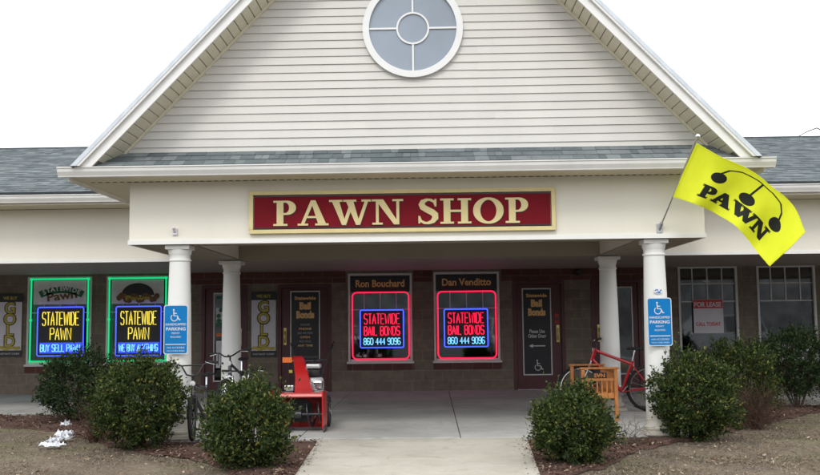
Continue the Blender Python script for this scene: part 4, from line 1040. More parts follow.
# ============================================================ BICYCLES
def bicycle(name, label, paint, bar, wheelr=.33, wb=1.04, steer=0, group='bicycles parked under the porch', fork='chrome', tall=0, fat=1, rimmat='chrome'):
    """local: x forward, z up, origin on the ground midway between the hubs"""
    r = empty(name); tag(r, label, 'bicycle', group)
    xf, xr = wb / 2, -wb / 2
    H = Vector((xf - .20 - tall * .1, 0, wheelr + .40 + tall)); HL = Vector((xf - .155 - tall * .08, 0, wheelr + .26 + tall * .9)); BBk = Vector((-.10, 0, wheelr - .05)); ST = Vector((-.25, 0, wheelr + .30 + tall * .35)); R_ = Vector((xr, 0, wheelr))
    bm = B()
    tube(bm, [H + Vector((-.01, 0, .03)), HL], .021 * fat, 10); tube(bm, [ST, H], .016 * fat, 10); tube(bm, [BBk, HL + Vector((-.008, 0, .02))], .019 * fat, 10); tube(bm, [BBk, ST + Vector((-.02, 0, .05))], .016 * fat, 10)
    for s in (-1, 1):
        tube(bm, [BBk + Vector((0, s * .03, 0)), R_ + Vector((0, s * .06, 0))], .010, 8); tube(bm, [ST + Vector((0, s * .02, 0)), R_ + Vector((0, s * .06, 0))], .009, 8)
    tube(bm, [BBk + Vector((0, -.04, 0)), BBk + Vector((0, .04, 0))], .022, 12)
    obj('frame', bm, paint, r, smooth=50)
    # steering assembly rotates about the head axis
    ax = (H - HL).normalized(); sm = Matrix.Translation(HL) @ Matrix.Rotation(steer, 4, ax) @ Matrix.Translation(-HL)
    FH = Vector((xf, 0, wheelr))
    bm = B(); cr = HL + ax * -.03
    for s in (-1, 1): tube(bm, [cr + Vector((0, s * .045, 0)), FH + Vector((0, s * .055, 0))], .012, 8)
    tube(bm, [cr + Vector((0, -.055, 0)), cr + Vector((0, .055, 0))], .015, 8); tube(bm, [cr, HL], .015, 8)
    bm.transform(sm); obj('fork', bm, fork, r, smooth=50)
    top = H + ax * .10
    bm = B(); tube(bm, [H, top, top + Vector((.06, 0, .02))], .013, 8)
    if bar == 'high': pts = [(-.02, -.30, .15), (.0, -.22, .16), (.03, -.13, .13), (.05, -.07, .02), (.06, 0, .0), (.05, .07, .02), (.03, .13, .13), (.0, .22, .16), (-.02, .30, .15)]
    elif bar == 'riser': pts = [(-.04, -.31, .07), (.0, -.15, .06), (.05, -.06, .01), (.06, 0, 0), (.05, .06, .01), (.0, .15, .06), (-.04, .31, .07)]
    else: pts = [(-.03, -.29, .02), (.04, -.12, .01), (.06, 0, 0), (.04, .12, .01), (-.03, .29, .02)]
    P = [top + Vector(p) for p in pts]; tube(bm, P, .011, 8)
    if bar == 'high': tube(bm, [P[2], P[6]], .009, 8)
    bm.transform(sm); hb = obj('handlebar', bm, 'blackp', r, smooth=60)
    for e, e2 in ((P[0], P[1]), (P[-1], P[-2])):
        bm = B(); d = (e2 - e).normalized(); tube(bm, [e, e + d * .11], .017, 10); bm.transform(sm); obj('grip', bm, 'rubber', hb, smooth=60)
    for e, e2 in ((P[0], P[1]), (P[-1], P[-2])):
        bm = B(); d = (e2 - e).normalized(); tube(bm, [e + d * .15, e + d * .13 + Vector((.05, 0, -.01)), e + d * .03 + Vector((.06, 0, -.03))], .006, 6)
        bm.transform(sm); obj('brake_lever', bm, 'chrome', hb, smooth=60)
    bm = B(); lathe(bm, [(.012, 0), (.033, .004), (.033, .012), (.01, .016)], 14, tuple(top + Vector((.05, 0, -.09))), 'x'); bm.transform(sm); obj('reflector', bm, 'letterwhite', r)
    for kk, (cx, st) in enumerate(((xf, sm), (xr, None))):
        bm = B(); tube(bm, [(cx + (wheelr - .025) * math.cos(a), 0, wheelr + (wheelr - .025) * math.sin(a)) for a in [2 * PI * i / 40 for i in range(40)]], .025, 8, True)
        if st is not None: bm.transform(st)
        w = obj('wheel', bm, 'rubber', r, smooth=180)
        bm = B(); tube(bm, [(cx + (wheelr - .055) * math.cos(a), 0, wheelr + (wheelr - .055) * math.sin(a)) for a in [2 * PI * i / 40 for i in range(40)]], .012, 6, True)
        lathe(bm, [(.02, -.035), (.016, -.03), (.014, 0), (.016, .03), (.02, .035)], 12, (cx, 0, wheelr), 'y')
        if st is not None: bm.transform(st)
        obj('rim', bm, rimmat, w, smooth=60)
        bm = B()
        for i in range(20):
            a = 2 * PI * i / 20; b_ = a + (.25 if i % 2 else -.25); tube(bm, [(cx + .016 * math.cos(b_), (.028 if i % 2 else -.028), wheelr + .016 * math.sin(b_)), (cx + (wheelr - .06) * math.cos(a), 0, wheelr + (wheelr - .06) * math.sin(a))], .0013, 4, cap=False)
        if st is not None: bm.transform(st)
        obj('spokes', bm, 'steel', w)
    # saddle
    sp = ST + Vector((-.04, 0, .10 + tall * .3)); bm = B(); tube(bm, [ST + Vector((-.01, 0, .02)), sp + Vector((-.02, 0, .06))], .012, 8); obj('seat_post', bm, 'chrome', r, smooth=60)
    bm = B(); c = sp + Vector((-.03, 0, .075)); rings = []
    for t, ww, hh in ((-.13, .03, .02), (-.11, .075, .03), (-.05, .075, .035), (.02, .04, .032), (.10, .022, .028), (.14, .012, .015)):
        rings.append([bm.verts.new(c + Vector((t, ww * math.cos(a), hh * math.sin(a) * (1 if math.sin(a) > 0 else .5)))) for a in [2 * PI * k / 12 for k in range(12)]])
    for i in range(len(rings) - 1):
        for k in range(12): bm.faces.new([rings[i][k], rings[i][(k + 1) % 12], rings[i + 1][(k + 1) % 12], rings[i + 1][k]])
    bm.faces.new(rings[0]); bm.faces.new(rings[-1]); obj('saddle', bm, 'rubber', r, smooth=60)
    # crank, pedals, chain
    bm = B(); lathe(bm, [(.085, -.052), (.09, -.05), (.085, -.047)], 24, tuple(BBk), 'y'); tube(bm, [BBk + Vector((0, -.06, 0)), BBk + Vector((.10, -.07, -.12))], .009, 6); tube(bm, [BBk + Vector((0, .05, 0)), BBk + Vector((-.10, .07, .12))], .009, 6)
    ck = obj('crank', bm, 'steel', r, smooth=40)
    for a, s in ((Vector((.10, -.11, -.12)), 1), (Vector((-.10, .11, .12)), 1)):
        bm = B(); q = BBk + a; box(bm, q.x - .045, q.x + .045, q.y - .045, q.y + .045, q.z - .011, q.z + .011); obj('pedal', bm, 'blackp', ck, bevel=.004)
    bm = B(); 
    tube(bm, [BBk + Vector((0, -.05, .088)), R_ + Vector((0, -.05, .038)), R_ + Vector((-.04, -.05, 0)), R_ + Vector((0, -.05, -.038)), BBk + Vector((0, -.05, -.088))], .005, 6); obj('chain', bm, 'darksteel', r)
    return r
def pose(r, x, y, heading, lean=0):
    r.matrix_world = Matrix.Translation((x, y, .002)) @ Matrix.Rotation(heading, 4, 'Z') @ Matrix.Rotation(lean, 4, 'X')
b1 = bicycle('bicycle', 'dark bicycle with high rise handlebars leaning on the front left column', 'bluebike', 'high', .27, .92, .22, fork='blackp', fat=1.3, rimmat='darksteel')
pose(b1, -2.64, 11.87, math.radians(-94), math.radians(6))
b2 = bicycle('bicycle', 'tall black bicycle with wide black handlebars by the rear left column, nearest the wall', 'bluebike', 'riser', .33, 1.02, -.15, tall=.12, fat=1.2)
pose(b2, -2.50, 13.35, math.radians(-94), math.radians(4))
b3 = bicycle('bicycle', 'small dark bicycle with low handlebars half hidden by the shrub left of the walk', 'bluebike', 'flat', .255, .88, .1, fat=1.2)
pose(b3, -2.33, 13.15, math.radians(-86), math.radians(4))
b4 = bicycle('bicycle', 'red bicycle standing side on behind the wooden bench', 'redbike', 'riser', .355, 1.04, -.25, tall=.18, fat=1.5)
pose(b4, 2.96, 14.66, math.radians(180), math.radians(-5))

# ============================================================ SNOW BLOWER (faces the camera; local y- is forward)
sb = empty('snow_blower', (-1.55, 12.55, 0), (0, 0, math.radians(-1)))
tag(sb, 'red walk-behind snow blower with tall discharge chute parked by the left shrub', 'snow blower')
hw = .335
bm = B()
prof = [(-.33, .46), (-.30, .50), (-.10, .50), (.02, .44), (.07, .30), (.06, .14), (.0, .05), (-.05, .03)]   # (y,z) of the drum shell
n = len(prof)
outer = [[bm.verts.new((s * hw, p[0], p[1])) for p in prof] for s in (-1, 1)]
inner = [[bm.verts.new((s * hw, p[0] + (-.012 if i > 1 else 0), p[1] - (.012 if i < 4 else -.005))) for i, p in enumerate(prof)] for s in (-1, 1)]
for i in range(n - 1):
    bm.faces.new([outer[0][i], outer[1][i], outer[1][i + 1], outer[0][i + 1]])
for i in (0, n - 1): bm.faces.new([outer[0][i], outer[1][i], inner[1][i], inner[0][i]])
for q in inner:
    for vv in q[1:-1]: bm.verts.remove(vv)
hs = obj('auger_housing', bm, 'redpaint', sb, smooth=40)
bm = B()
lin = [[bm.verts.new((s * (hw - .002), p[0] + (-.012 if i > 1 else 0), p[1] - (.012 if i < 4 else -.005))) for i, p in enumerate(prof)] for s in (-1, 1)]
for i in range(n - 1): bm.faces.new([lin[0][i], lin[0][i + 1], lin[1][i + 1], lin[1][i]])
obj('shaded_lining', bm, 'shadedred', hs, smooth=40)  # inner faces, dark colour standing for shade inside the housing
for s in (-1, 1):
    bm = B(); prism(bm, [(-.36, .10), (-.35, .48), (-.31, .525), (-.08, .52), (.04, .46), (.09, .30), (.08, .12), (.0, .02), (-.30, .02), (-.36, .06)], 'x', s * (hw + .001), s * (hw + .014)); obj('side_plate', bm, 'redpaint', sb)
    bm = B(); prism(bm, [(-.30, .004), (-.02, .004), (.0, .07), (-.32, .07), (-.34, .03)], 'x', s * (hw + .0145), s * (hw + .024)); obj('skid_shoe', bm, 'darksteel', sb)
bm = B(); box(bm, -hw, hw, -.06, -.045, .005, .045); obj('scraper_bar', bm, 'darksteel', sb)
bm = B(); tube(bm, [(-hw, -.17, .22), (hw, -.17, .22)], .017, 10)
lathe(bm, [(.05, -.05), (.055, 0), (.05, .05)], 16, (0, -.17, .22), 'x')
obj('auger_shaft', bm, 'darksteel', sb, smooth=40)
bm = B()
for s in (-1, 1):                                # ribbon flights, wound opposite ways
    prev = None
    for i in range(61):
        t = i / 60; a = s * t * PI * 3.2; x = s * (.07 + t * .24)
        p = [Vector((x, -.17 + rr_ * math.cos(a), .22 + rr_ * math.sin(a))) for rr_ in (.10, .165)]
        q = [bm.verts.new(p[0]), bm.verts.new(p[1]), bm.verts.new(p[1] + Vector((.008, 0, 0))), bm.verts.new(p[0] + Vector((.008, 0, 0)))]
        if prev:
            for k in range(4): bm.faces.new([prev[k], prev[(k + 1) % 4], q[(k + 1) % 4], q[k]])
        prev = q
    for t in (.2, .5, .8):
        a = s * t * PI * 3.2; x = s * (.07 + t * .24); tube(bm, [(x, -.17, .22), (x, -.17 + .16 * math.cos(a), .22 + .16 * math.sin(a))], .008, 6)
obj('auger', bm, 'darksteel', sb)
bm = B(); lathe(bm, [(.13, 0), (.13, .14)], 24, (0, .06, .24), 'y'); obj('impeller_housing', bm, 'redpaint', sb, smooth=40)
bm = B(); lathe(bm, [(.165, .020), (.165, .024)], 24, (0, 0, .25), 'y'); obj('impeller_opening', bm, 'blackp', sb)
# chute
bm = B()
secs = [(.48, .12, .085, .06, .0), (.56, .105, .075, .05, -.01), (.70, .085, .065, .03, .0), (.84, .072, .06, .005, -.02), (.93, .066, .058, -.01, -.06), (.96, .06, .05, -.02, -.09)]
rings = []
for z, wx, wy, ox, oy in secs:
    ring = []
    for px_, py_ in ((-1, -1), (1, -1), (1, .6), (.6, 1), (-.6, 1), (-1, .6)): ring.append(bm.verts.new((ox + wx * px_, .03 + oy + wy * py_, z)))
    rings.append(ring)
for i in range(len(rings) - 1):
    for k in range(6): bm.faces.new([rings[i][k], rings[i][(k + 1) % 6], rings[i + 1][(k + 1) % 6], rings[i + 1][k]])
bm.faces.new(rings[-1]); obj('chute', bm, 'redpaint', sb, smooth=35)
bm = B(); lathe(bm, [(.125, .47), (.13, .485), (.125, .50)], 24, (.06, .03, 0)); obj('chute_ring', bm, 'darksteel', sb, smooth=40)
# engine and body
bm = B(); prism(bm, [(-.16, .22), (.16, .22), (.17, .40), (.13, .44), (-.13, .44), (-.17, .40)], 'y', .20, .62); obj('chassis', bm, 'darksteel', sb, bevel=.01)
bm = B(); lathe(bm, [(.03, .44), (.14, .445), (.15, .52), (.14, .64), (.12, .66), (.03, .665)], 20, (.12, .38, 0)); obj('engine', bm, 'engine', sb, smooth=40)
bm = B(); lathe(bm, [(.02, .666), (.11, .67), (.12, .70), (.11, .76), (.03, .77)], 20, (.12, .38, 0)); obj('recoil_cover', bm, 'blackp', sb, smooth=40)
bm = B()
for k in range(6): lathe(bm, [(.155, .47 + k * .025), (.16, .474 + k * .025), (.155, .478 + k * .025)], 20, (.12, .38, 0))
obj('cooling_fin', bm, 'steel', sb)
bm = B(); box(bm, .08, .26, .24, .34, .50, .62); obj('muffler', bm, 'chrome', sb, bevel=.02)
bm = B(); box(bm, .02, .22, .33, .50, .78, .84); obj('fuel_tank', bm, 'engine', sb, bevel=.02)
bm = B(); lathe(bm, [(.03, .842), (.033, .87), (.02, .88)], 12, (.14, .42, 0)); obj('fuel_cap', bm, 'blackp', sb)
for s in (-1, 1):
    bm = B(); prof_ = [(.09, -.06), (.17, -.06), (.20, -.045), (.205, 0), (.20, .045), (.17, .06), (.09, .06)]
    lathe(bm, prof_, 30, (s * .285, .42, .205), 'x'); 
    for k in range(20):
        a = 2 * PI * k / 20; ca, sa = math.cos(a), math.sin(a); c0 = Vector((s * .285, .42 + .203 * ca, .205 + .203 * sa))
        mt = Matrix.Translation(c0) @ Matrix.Rotation(a, 4, 'X'); box(bm, -.055, .055, -.004, .007, -.012, .012, mt)
    w = obj('wheel', bm, 'rubber', sb, smooth=40)
    bm = B(); lathe(bm, [(.10, -.05), (.115, -.064), (.115, .064), (.10, .05)], 24, (s * .285, .42, .205), 'x'); lathe(bm, [(.03, -.07), (.03, .07)], 12, (s * .285, .42, .205), 'x'); obj('rim', bm, 'steel', w, smooth=40)
bm = B()
for s in (-1, 1): tube(bm, [(s * .14, .50, .40), (s * .17, .75, .62), (s * .24, 1.02, .90), (s * .26, 1.12, 1.0), (s * .27, 1.22, 1.04)], .014, 8)
tube(bm, [(-.23, .98, .87), (.23, .98, .87)], .012, 8); hbm = obj('handle', bm, 'darksteel', sb, smooth=60)
for s in (-1, 1):
    bm = B(); tube(bm, [(s * .27, 1.17, 1.03), (s * .27, 1.30, 1.06)], .02, 10); obj('grip', bm, 'rubber', hbm, smooth=60)
    bm = B(); tube(bm, [(s * .25, 1.04, .97), (s * .30, 1.10, 1.09), (s * .31, 1.24, 1.12)], .008, 6); obj('lever', bm, 'blackp', hbm, smooth=60)
bm = B(); box(bm, -.10, .10, .94, 1.0, .885, .93); obj('control_panel', bm, 'blackp', sb, bevel=.01)
bm = B(); box(bm, -.30, -.17, .40, .408, .86, .93); obj('warning_plate', bm, 'orange', sb, bevel=.002)
bm = B(); tube(bm, [(-.21, .41, .86), (-.20, .42, .55), (-.14, .45, .43)], .012, 8); tube(bm, [(-.20, .40, .55), (-.17, .12, .52)], .007, 6); obj('chute_crank', bm, 'blackp', sb)
bm = B(); box(bm, -.21, -.165, .395, .40, .72, .76); obj('yellow_decal', bm, 'gilt', sb)
bm = B(); box(bm, -.26, -.13, .30, .42, .48, .56); obj('battery_case', bm, 'steel', sb, bevel=.01)

# ============================================================ WOODEN BENCH (end on)
be = empty('wooden_bench', (2.50, 13.85, 0)); tag(be, 'low orange-brown wooden slatted bench set end on in front of the red bicycle', 'bench')
W2, Ln = .25, .55   # half depth (x), half length (y)
for sx in (-1, 1):
    for sy in (-1, 1):
        bm = B(); cx, cy = sx * (W2 - .025), sy * (Ln - .025); box(bm, cx - .025, cx + .025, cy - .025, cy + .025, 0, .71); obj('leg', bm, 'wood', be, bevel=.004)
for sy in (-1, 1):
    bm = B(); cy = sy * (Ln - .025); box(bm, -W2 - .02, W2 + .02, cy - .035, cy + .035, .711, .738); obj('armrest', bm, 'wood', be, bevel=.006)
    bm = B(); box(bm, -W2 + .051, W2 - .051, cy - .02, cy + .02, .31, .385); obj('end_rail', bm, 'wood', be, bevel=.003)
    if sy < 0:
        bm = B(); box(bm, -W2 + .051, W2 - .051, cy - .015, cy + .015, .55, .585); obj('end_rail', bm, 'wood', be, bevel=.003)
        bm = B()
        for k in range(6): xx = -W2 + .085 + k * .066; box(bm, xx - .009, xx + .009, cy - .009, cy + .009, .3855, .5495)
        obj('spindles', bm, 'wood', be)
for z0, z1 in ((.66, .70), (.30, .37)):
    bm = B(); box(bm, W2 - .04, W2 - .01, -Ln + .051, Ln - .051, z0, z1); obj('back_rail', bm, 'wood', be, bevel=.003)
bm = B()
for k in range(12): yy = -Ln + .10 + k * .082; box(bm, W2 - .034, W2 - .018, yy - .009, yy + .009, .371, .659)
obj('spindles', bm, 'wood', be)
bm = B(); box(bm, -W2 + .01, -W2 + .04, -Ln + .051, Ln - .051, .30, .37); obj('front_rail', bm, 'wood', be, bevel=.003)
for k in range(5):
    bm = B(); xx = -W2 + .03 + k * .1; box(bm, xx - .035, xx + .035, -Ln + .047, Ln - .047, .3805, .40); obj('seat_slat', bm, 'wood', be, bevel=.003)
bm = B(); box(bm, -.10, .10, -Ln + .012, -Ln + .030, .586, .665); pq = obj('dark_plaque', bm, 'blackboard', be)
textobj('lettering', 'EVN', 'wood', pq, 0, -Ln + .0115, .602, .07, .001, .003, width=.15)

# ============================================================ SHRUBS
def leaf_cloud(P, Nn, size, mat, name, parent, seed):
    """folded pointed leaves at P with outward dirs Nn"""
    g = np.random.default_rng(seed); n = len(P)
    d = Nn + g.normal(0, .55, (n, 3)); d[:, 2] += .25; d /= np.linalg.norm(d, axis=1)[:, None]
    t = np.cross(d, g.normal(0, 1, (n, 3))); t /= np.linalg.norm(t, axis=1)[:, None]
    s = size * g.uniform(.6, 1.25, n)[:, None]
    nn = np.cross(d, t)
    a = P; b_ = P + d * s * .5 + t * s * .24 + nn * s * .06; c = P + d * s; e = P + d * s * .5 - t * s * .24 + nn * s * .06
    v = np.stack([a, b_, c, e], 1).reshape(-1, 3)
    me = bpy.data.meshes.new(name); me.vertices.add(4 * n); me.vertices.foreach_set('co', v.astype(np.float32).ravel())
    me.loops.add(6 * n); idx = (np.arange(n)[:, None] * 4 + np.array([0, 1, 2, 0, 2, 3])).ravel(); me.loops.foreach_set('vertex_index', idx.astype(np.int32))
    me.polygons.add(2 * n); me.polygons.foreach_set('loop_start', (np.arange(2 * n) * 3).astype(np.int32)); me.polygons.foreach_set('loop_total', np.full(2 * n, 3, dtype=np.int32))
    me.update(calc_edges=True); me.validate(); return link(name, me, mat, parent)
def shrub(x, y, w, h, label, seed, mat='leaf', nleaf=9000, lean=0, stemmy=0, size=.042):
    g = np.random.default_rng(seed)
    r = empty('evergreen_shrub', (x, y, GZ + .02)); tag(r, label, 'shrub', 'evergreen shrubs along the porch')
    # sprigs: short shoots spread through an uneven crown volume, leaves along each one
    ns = 820; dirs = g.normal(0, 1, (ns, 3)); dirs /= np.linalg.norm(dirs, axis=1)[:, None]
    low = stemmy; 
    rad = g.uniform(.35, 1.0, ns) ** .45
    lob = 1 + .13 * np.sin(dirs[:, 0] * 5 + seed) * np.sin(dirs[:, 2] * 4 + seed * 2) + .10 * np.sin(dirs[:, 1] * 7 + seed * 1.7 + dirs[:, 0] * 3) + g.normal(0, .05, ns)
    cz = h * (.47 + low * .5)
    C0 = np.stack([dirs[:, 0] * w / 2 * rad * lob * .93 + lean * dirs[:, 2], dirs[:, 1] * w / 2 * rad * lob * .93, cz + dirs[:, 2] * (h - cz) * .93 * rad * lob], 1)
    dn = dirs[:, 2] < 0
    C0[dn, 2] = cz + dirs[dn, 2] * (cz - h * low) * .93 * rad[dn] * lob[dn]
    sprout = dirs * .8 + np.array([0, 0, .45]) + g.normal(0, .3, (ns, 3)); sprout /= np.linalg.norm(sprout, axis=1)[:, None]
    per = nleaf // ns; ln = g.uniform(.06, .15, ns); 
    tt = g.uniform(-.4, 1, (ns, per))
    P = C0[:, None, :] + sprout[:, None, :] * (ln[:, None] * tt)[:, :, None] + g.normal(0, .017, (ns, per, 3))
    D = (sprout[:, None, :] * .7 + g.normal(0, .6, (ns, per, 3))).reshape(-1, 3); P = P.reshape(-1, 3); P[:, 2] = np.maximum(P[:, 2], .02)
    gap = np.sin(P[:, 0] * 17 / w + seed) * np.sin(P[:, 1] * 15 / w + 2 * seed) * np.sin(P[:, 2] * 14 / h + 3 * seed)
    keep = (gap > -.42) | (g.random(len(P)) < .35); P, D = P[keep], D[keep]
    ex, exd = [], []
    for q in range(26):                        # longer new shoots that break the outline
        a = g.uniform(0, 2 * PI); el = g.uniform(.15, 1.4); d = np.array([math.cos(a) * math.cos(el), math.sin(a) * math.cos(el), math.sin(el)])
        b0 = np.array([0, 0, cz]) + d * np.array([w / 2, w / 2, h - cz]) * .85; sd2 = d * .7 + np.array([0, 0, .6]) + g.normal(0, .25, 3); L2 = g.uniform(.08, .2)
        for k2 in range(11): ex.append(b0 + sd2 * L2 * k2 / 10 + g.normal(0, .006, 3)); exd.append(sd2 * .5 + g.normal(0, .6, 3))
    P = np.concatenate([P, np.array(ex)]); D = np.concatenate([D, np.array(exd)])
    leaf_cloud(P, D, size, mat, 'foliage', r, seed)
    bm = B(); k = 9
    for i in range(k):
        a = 2 * PI * i / k + g.uniform(0, .6); rr_ = w * g.uniform(.18, .36)
        b0 = Vector((math.cos(a) * .04, math.sin(a) * .04, -.03)); e = Vector((math.cos(a) * rr_, math.sin(a) * rr_, h * g.uniform(.6, .85)))
        mid = b0.lerp(e, .45) + Vector((math.cos(a) * .05, math.sin(a) * .05, -.03)); tube(bm, [b0, mid, e], [.013, .010, .004], 6)
        for q in range(4):
            s0 = mid.lerp(e, g.uniform(0, .8)); e2 = s0 + Vector((g.uniform(-.16, .16), g.uniform(-.16, .16), g.uniform(.05, .2))); tube(bm, [s0, e2], [.005, .002], 5)
    obj('stems', bm, 'stem', r)
    return r
shrub(-1.64, 9.45, .86, .86, 'rounded evergreen shrub at the left edge of the front walk', 11, nleaf=19000)
shrub(1.57, 9.62, .80, .71, 'rounded evergreen shrub at the right edge of the front walk', 23, nleaf=19000)
shrub(-3.22, 11.02, 1.05, 1.03, 'large evergreen shrub in front of the left parking sign column', 35, nleaf=23000)
shrub(-5.05, 14.2, 1.24, 1.04, 'dark evergreen shrub under the leftmost pawn window beside the patch of snow', 41, 'leaf_dark', 19000)
shrub(3.30, 11.42, 1.00, .99, 'large evergreen shrub at the foot of the right parking sign column', 57, 'leaf', 24000)
shrub(4.42, 13.3, 1.06, 1.10, 'evergreen shrub with taller shoots below the FOR LEASE window', 63, nleaf=19000)
shrub(5.93, 15.25, 1.42, 1.22, 'broad dark evergreen shrub on bare stems under the far right window', 77, 'leaf_dark', 23000, stemmy=.16)
def twigs(x, y, w, h, n, mat, label, seed, droop=.3):
    g = np.random.default_rng(seed); bm = B()
    def br(p, d, L, r, lv):
        pts = [p]; q = p.copy(); dd = d.copy()
        for i in range(4):
            dd = (dd + Vector(g.normal(0, .22, 3)) + Vector((0, 0, -droop * .15))).normalized(); q = q + dd * L / 4; q.z = max(q.z, .01); pts.append(q.copy())
        tube(bm, pts, [r, r * .85, r * .7, r * .55, r * .35], 4 if lv else 5, cap=False)
        if lv < 2:
            for k in range(4 if lv == 0 else 3):
                i = int(g.integers(1, 5)); br(pts[i], (dd + Vector(g.normal(0, .7, 3))).normalized(), L * .5, r * .5, lv + 1)
    for i in range(n):
        a = g.uniform(0, 2 * PI); s = g.uniform(.1, 1); d = Vector((math.cos(a) * s * w / h, math.sin(a) * s * w / h, 1)).normalized()
        br(Vector((g.normal(0, .04), g.normal(0, .04), -.02)), d, h * g.uniform(.6, 1.05), .0045, 0)
    o = obj('bare_shrub', bm, mat); o.location = (x, y, GZ + .02); tag(o, label, 'bare shrub'); return o
twigs(-3.98, 11.75, .42, .52, 60, 'twig', 'leafless reddish brown shrub between the two left evergreens', 5)
twigs(4.38, 12.55, .42, .55, 60, 'twig', 'leafless reddish brown shrub in front of the evergreen below the lease window', 6)
twigs(2.35, 10.9, .34, .38, 16, 'twiggrey', 'thin grey leafless shrub behind the evergreen right of the walk', 8, .6)
# crumpled white litter on the grass
def crumpled(cx, cy, rx, ry, ang, seed, label):
    g = np.random.default_rng(seed); n, mrad = 30, 9; v = []; f = []
    edge = 1 + .28 * np.sign(np.sin(np.arange(n) * 1.9 + seed)) * g.uniform(.2, 1, n)
    v.append((cx, cy, GZ + .06))
    for j in range(1, mrad + 1):
        for i in range(n):
            a = 2 * PI * i / n; k = edge[i] * j / mrad; u, w = rx * k * math.cos(a), ry * k * math.sin(a)
            z = GZ + .028 + abs(g.normal(0, .022)) * (1 if j < mrad else .3) + .03 * abs(math.sin(u * 40 + seed) * math.cos(w * 31))
            v.append((cx + u * math.cos(ang) - w * math.sin(ang) + g.normal(0, .006), cy + u * math.sin(ang) + w * math.cos(ang) + g.normal(0, .006), z))
    for i in range(n): f.append((0, 1 + i, 1 + (i + 1) % n))
    for j in range(mrad - 1):
        for i in range(n): a = 1 + j * n; f.append((a + i, a + n + i, a + n + (i + 1) % n, a + (i + 1) % n))
    o = pyobj('crumpled_paper', v, f, 'snow'); md = o.modifiers.new('s', 'SOLIDIFY'); md.thickness = .003
    tag(o, label, 'litter')
crumpled(-4.24, 11.15, .12, .07, .1, 3, 'lowest scrap of crumpled white litter on the lawn beside the bare brown shrub')
crumpled(-4.38, 11.70, .06, .24, -.25, 4, 'slanting middle scrap of crumpled white litter on the lawn beside the bare brown shrub')
crumpled(-4.55, 12.25, .10, .14, .1, 7, 'topmost scrap of crumpled white litter on the lawn beside the bare brown shrub')
crumpled(-4.98, 13.45, .06, .09, .0, 8, 'tiny white scrap on the mulch in front of the dark left shrub')

# ============================================================ GROUND COVER (uncountable stuff)
def scatter(name, P, kind, mat, label, s0, s1, lay, seed):
    g = np.random.default_rng(seed); n = len(P); s = g.uniform(s0, s1, n)[:, None]
    a = g.uniform(0, 2 * PI, n); d = np.stack([np.cos(a), np.sin(a), g.normal(0, lay, n)], 1)
    if kind == 'blade':
        d[:, 2] = np.abs(g.normal(.06, .22, n)); w = np.stack([-np.sin(a), np.cos(a), 0 * a], 1) * g.uniform(.002, .005, n)[:, None]
        v = np.stack([P - w, P + w, P + d * s + np.array([0, 0, .002])], 1).reshape(-1, 3); k = 3
    else:
        w = np.stack([-np.sin(a), np.cos(a), g.normal(0, .35, n)], 1) * s * g.uniform(.2, .5, n)[:, None]
        up = np.abs(g.normal(.004, .004, n))[:, None] * np.array([0, 0, 1]) + P
        v = np.stack([up - d * s / 2 - w / 2, up + d * s / 2 - w / 2, up + d * s / 2 + w / 2, up - d * s / 2 + w / 2], 1).reshape(-1, 3); k = 4
    me = bpy.data.meshes.new(name); me.vertices.add(k * n); me.vertices.foreach_set('co', v.astype(np.float32).ravel())
    me.loops.add(k * n); me.loops.foreach_set('vertex_index', np.arange(k * n, dtype=np.int32)); me.polygons.add(n)
    me.polygons.foreach_set('loop_start', (np.arange(n) * k).astype(np.int32)); me.polygons.foreach_set('loop_total', np.full(n, k, dtype=np.int32))
    me.update(calc_edges=True); o = link(name, me, mat); tag(o, label, kind='stuff'); return o
lawnP, bedP, leafP = [], [], []
g = np.random.default_rng(99)
for i in range(420000):
    y = 7.6 + 9 * g.random() ** 1.4; x = g.uniform(-8, 8.5)
    if abs(x) > 1.16 * y * .45 + 1.5: continue
    if walkx(y, -1) - .01 < x < walkx(y, 1) + .01 or y > bedback(x) - .03: continue
    ib = in_bed(x, y)
    if ib: 
        if i % 3 == 0: bedP.append((x, y, GZ + .03))
        elif i % 23 == 0: leafP.append((x, y, GZ + .04))
    else:
        if math.sin(x * 2.3 + 1.1 * math.sin(y * 1.9)) * math.sin(y * 3.1 + x) + .5 * math.sin(x * 7 + y * 5) < -.35 and i % 3: continue
        lawnP.append((x, y, GZ))
        if i % 25 == 0: leafP.append((x, y, GZ + .02))
spill = []
for i in range(800):                          # chips kicked over the edges of the concrete
    sd_ = g.choice((-1, 1)); y = g.uniform(7.8, 11.6); e = abs(g.normal(0, .06)); x = walkx(y, sd_) - sd_ * e
    if i % 3 == 0: x = sd_ * g.uniform(1.3, 3.3); y = 11.63 + abs(g.normal(0, .06))
    spill.append((x, y, .003))
scatter('spilled_chips', np.array(spill), 'chip', 'chip', 'bark chips spilled on the concrete edges', .01, .03, .1, 4)
scatter('dry_grass', np.array(lawnP), 'blade', 'blade', 'short dead tan grass', .025, .07, .3, 1)
scatter('bark_chips', np.array(bedP), 'chip', 'chip', 'loose reddish bark mulch chips', .015, .045, .3, 2)
scatter('fallen_leaves', np.array(leafP), 'chip', 'deadleaf', 'scattered dry fallen leaves', .014, .038, .3, 3)

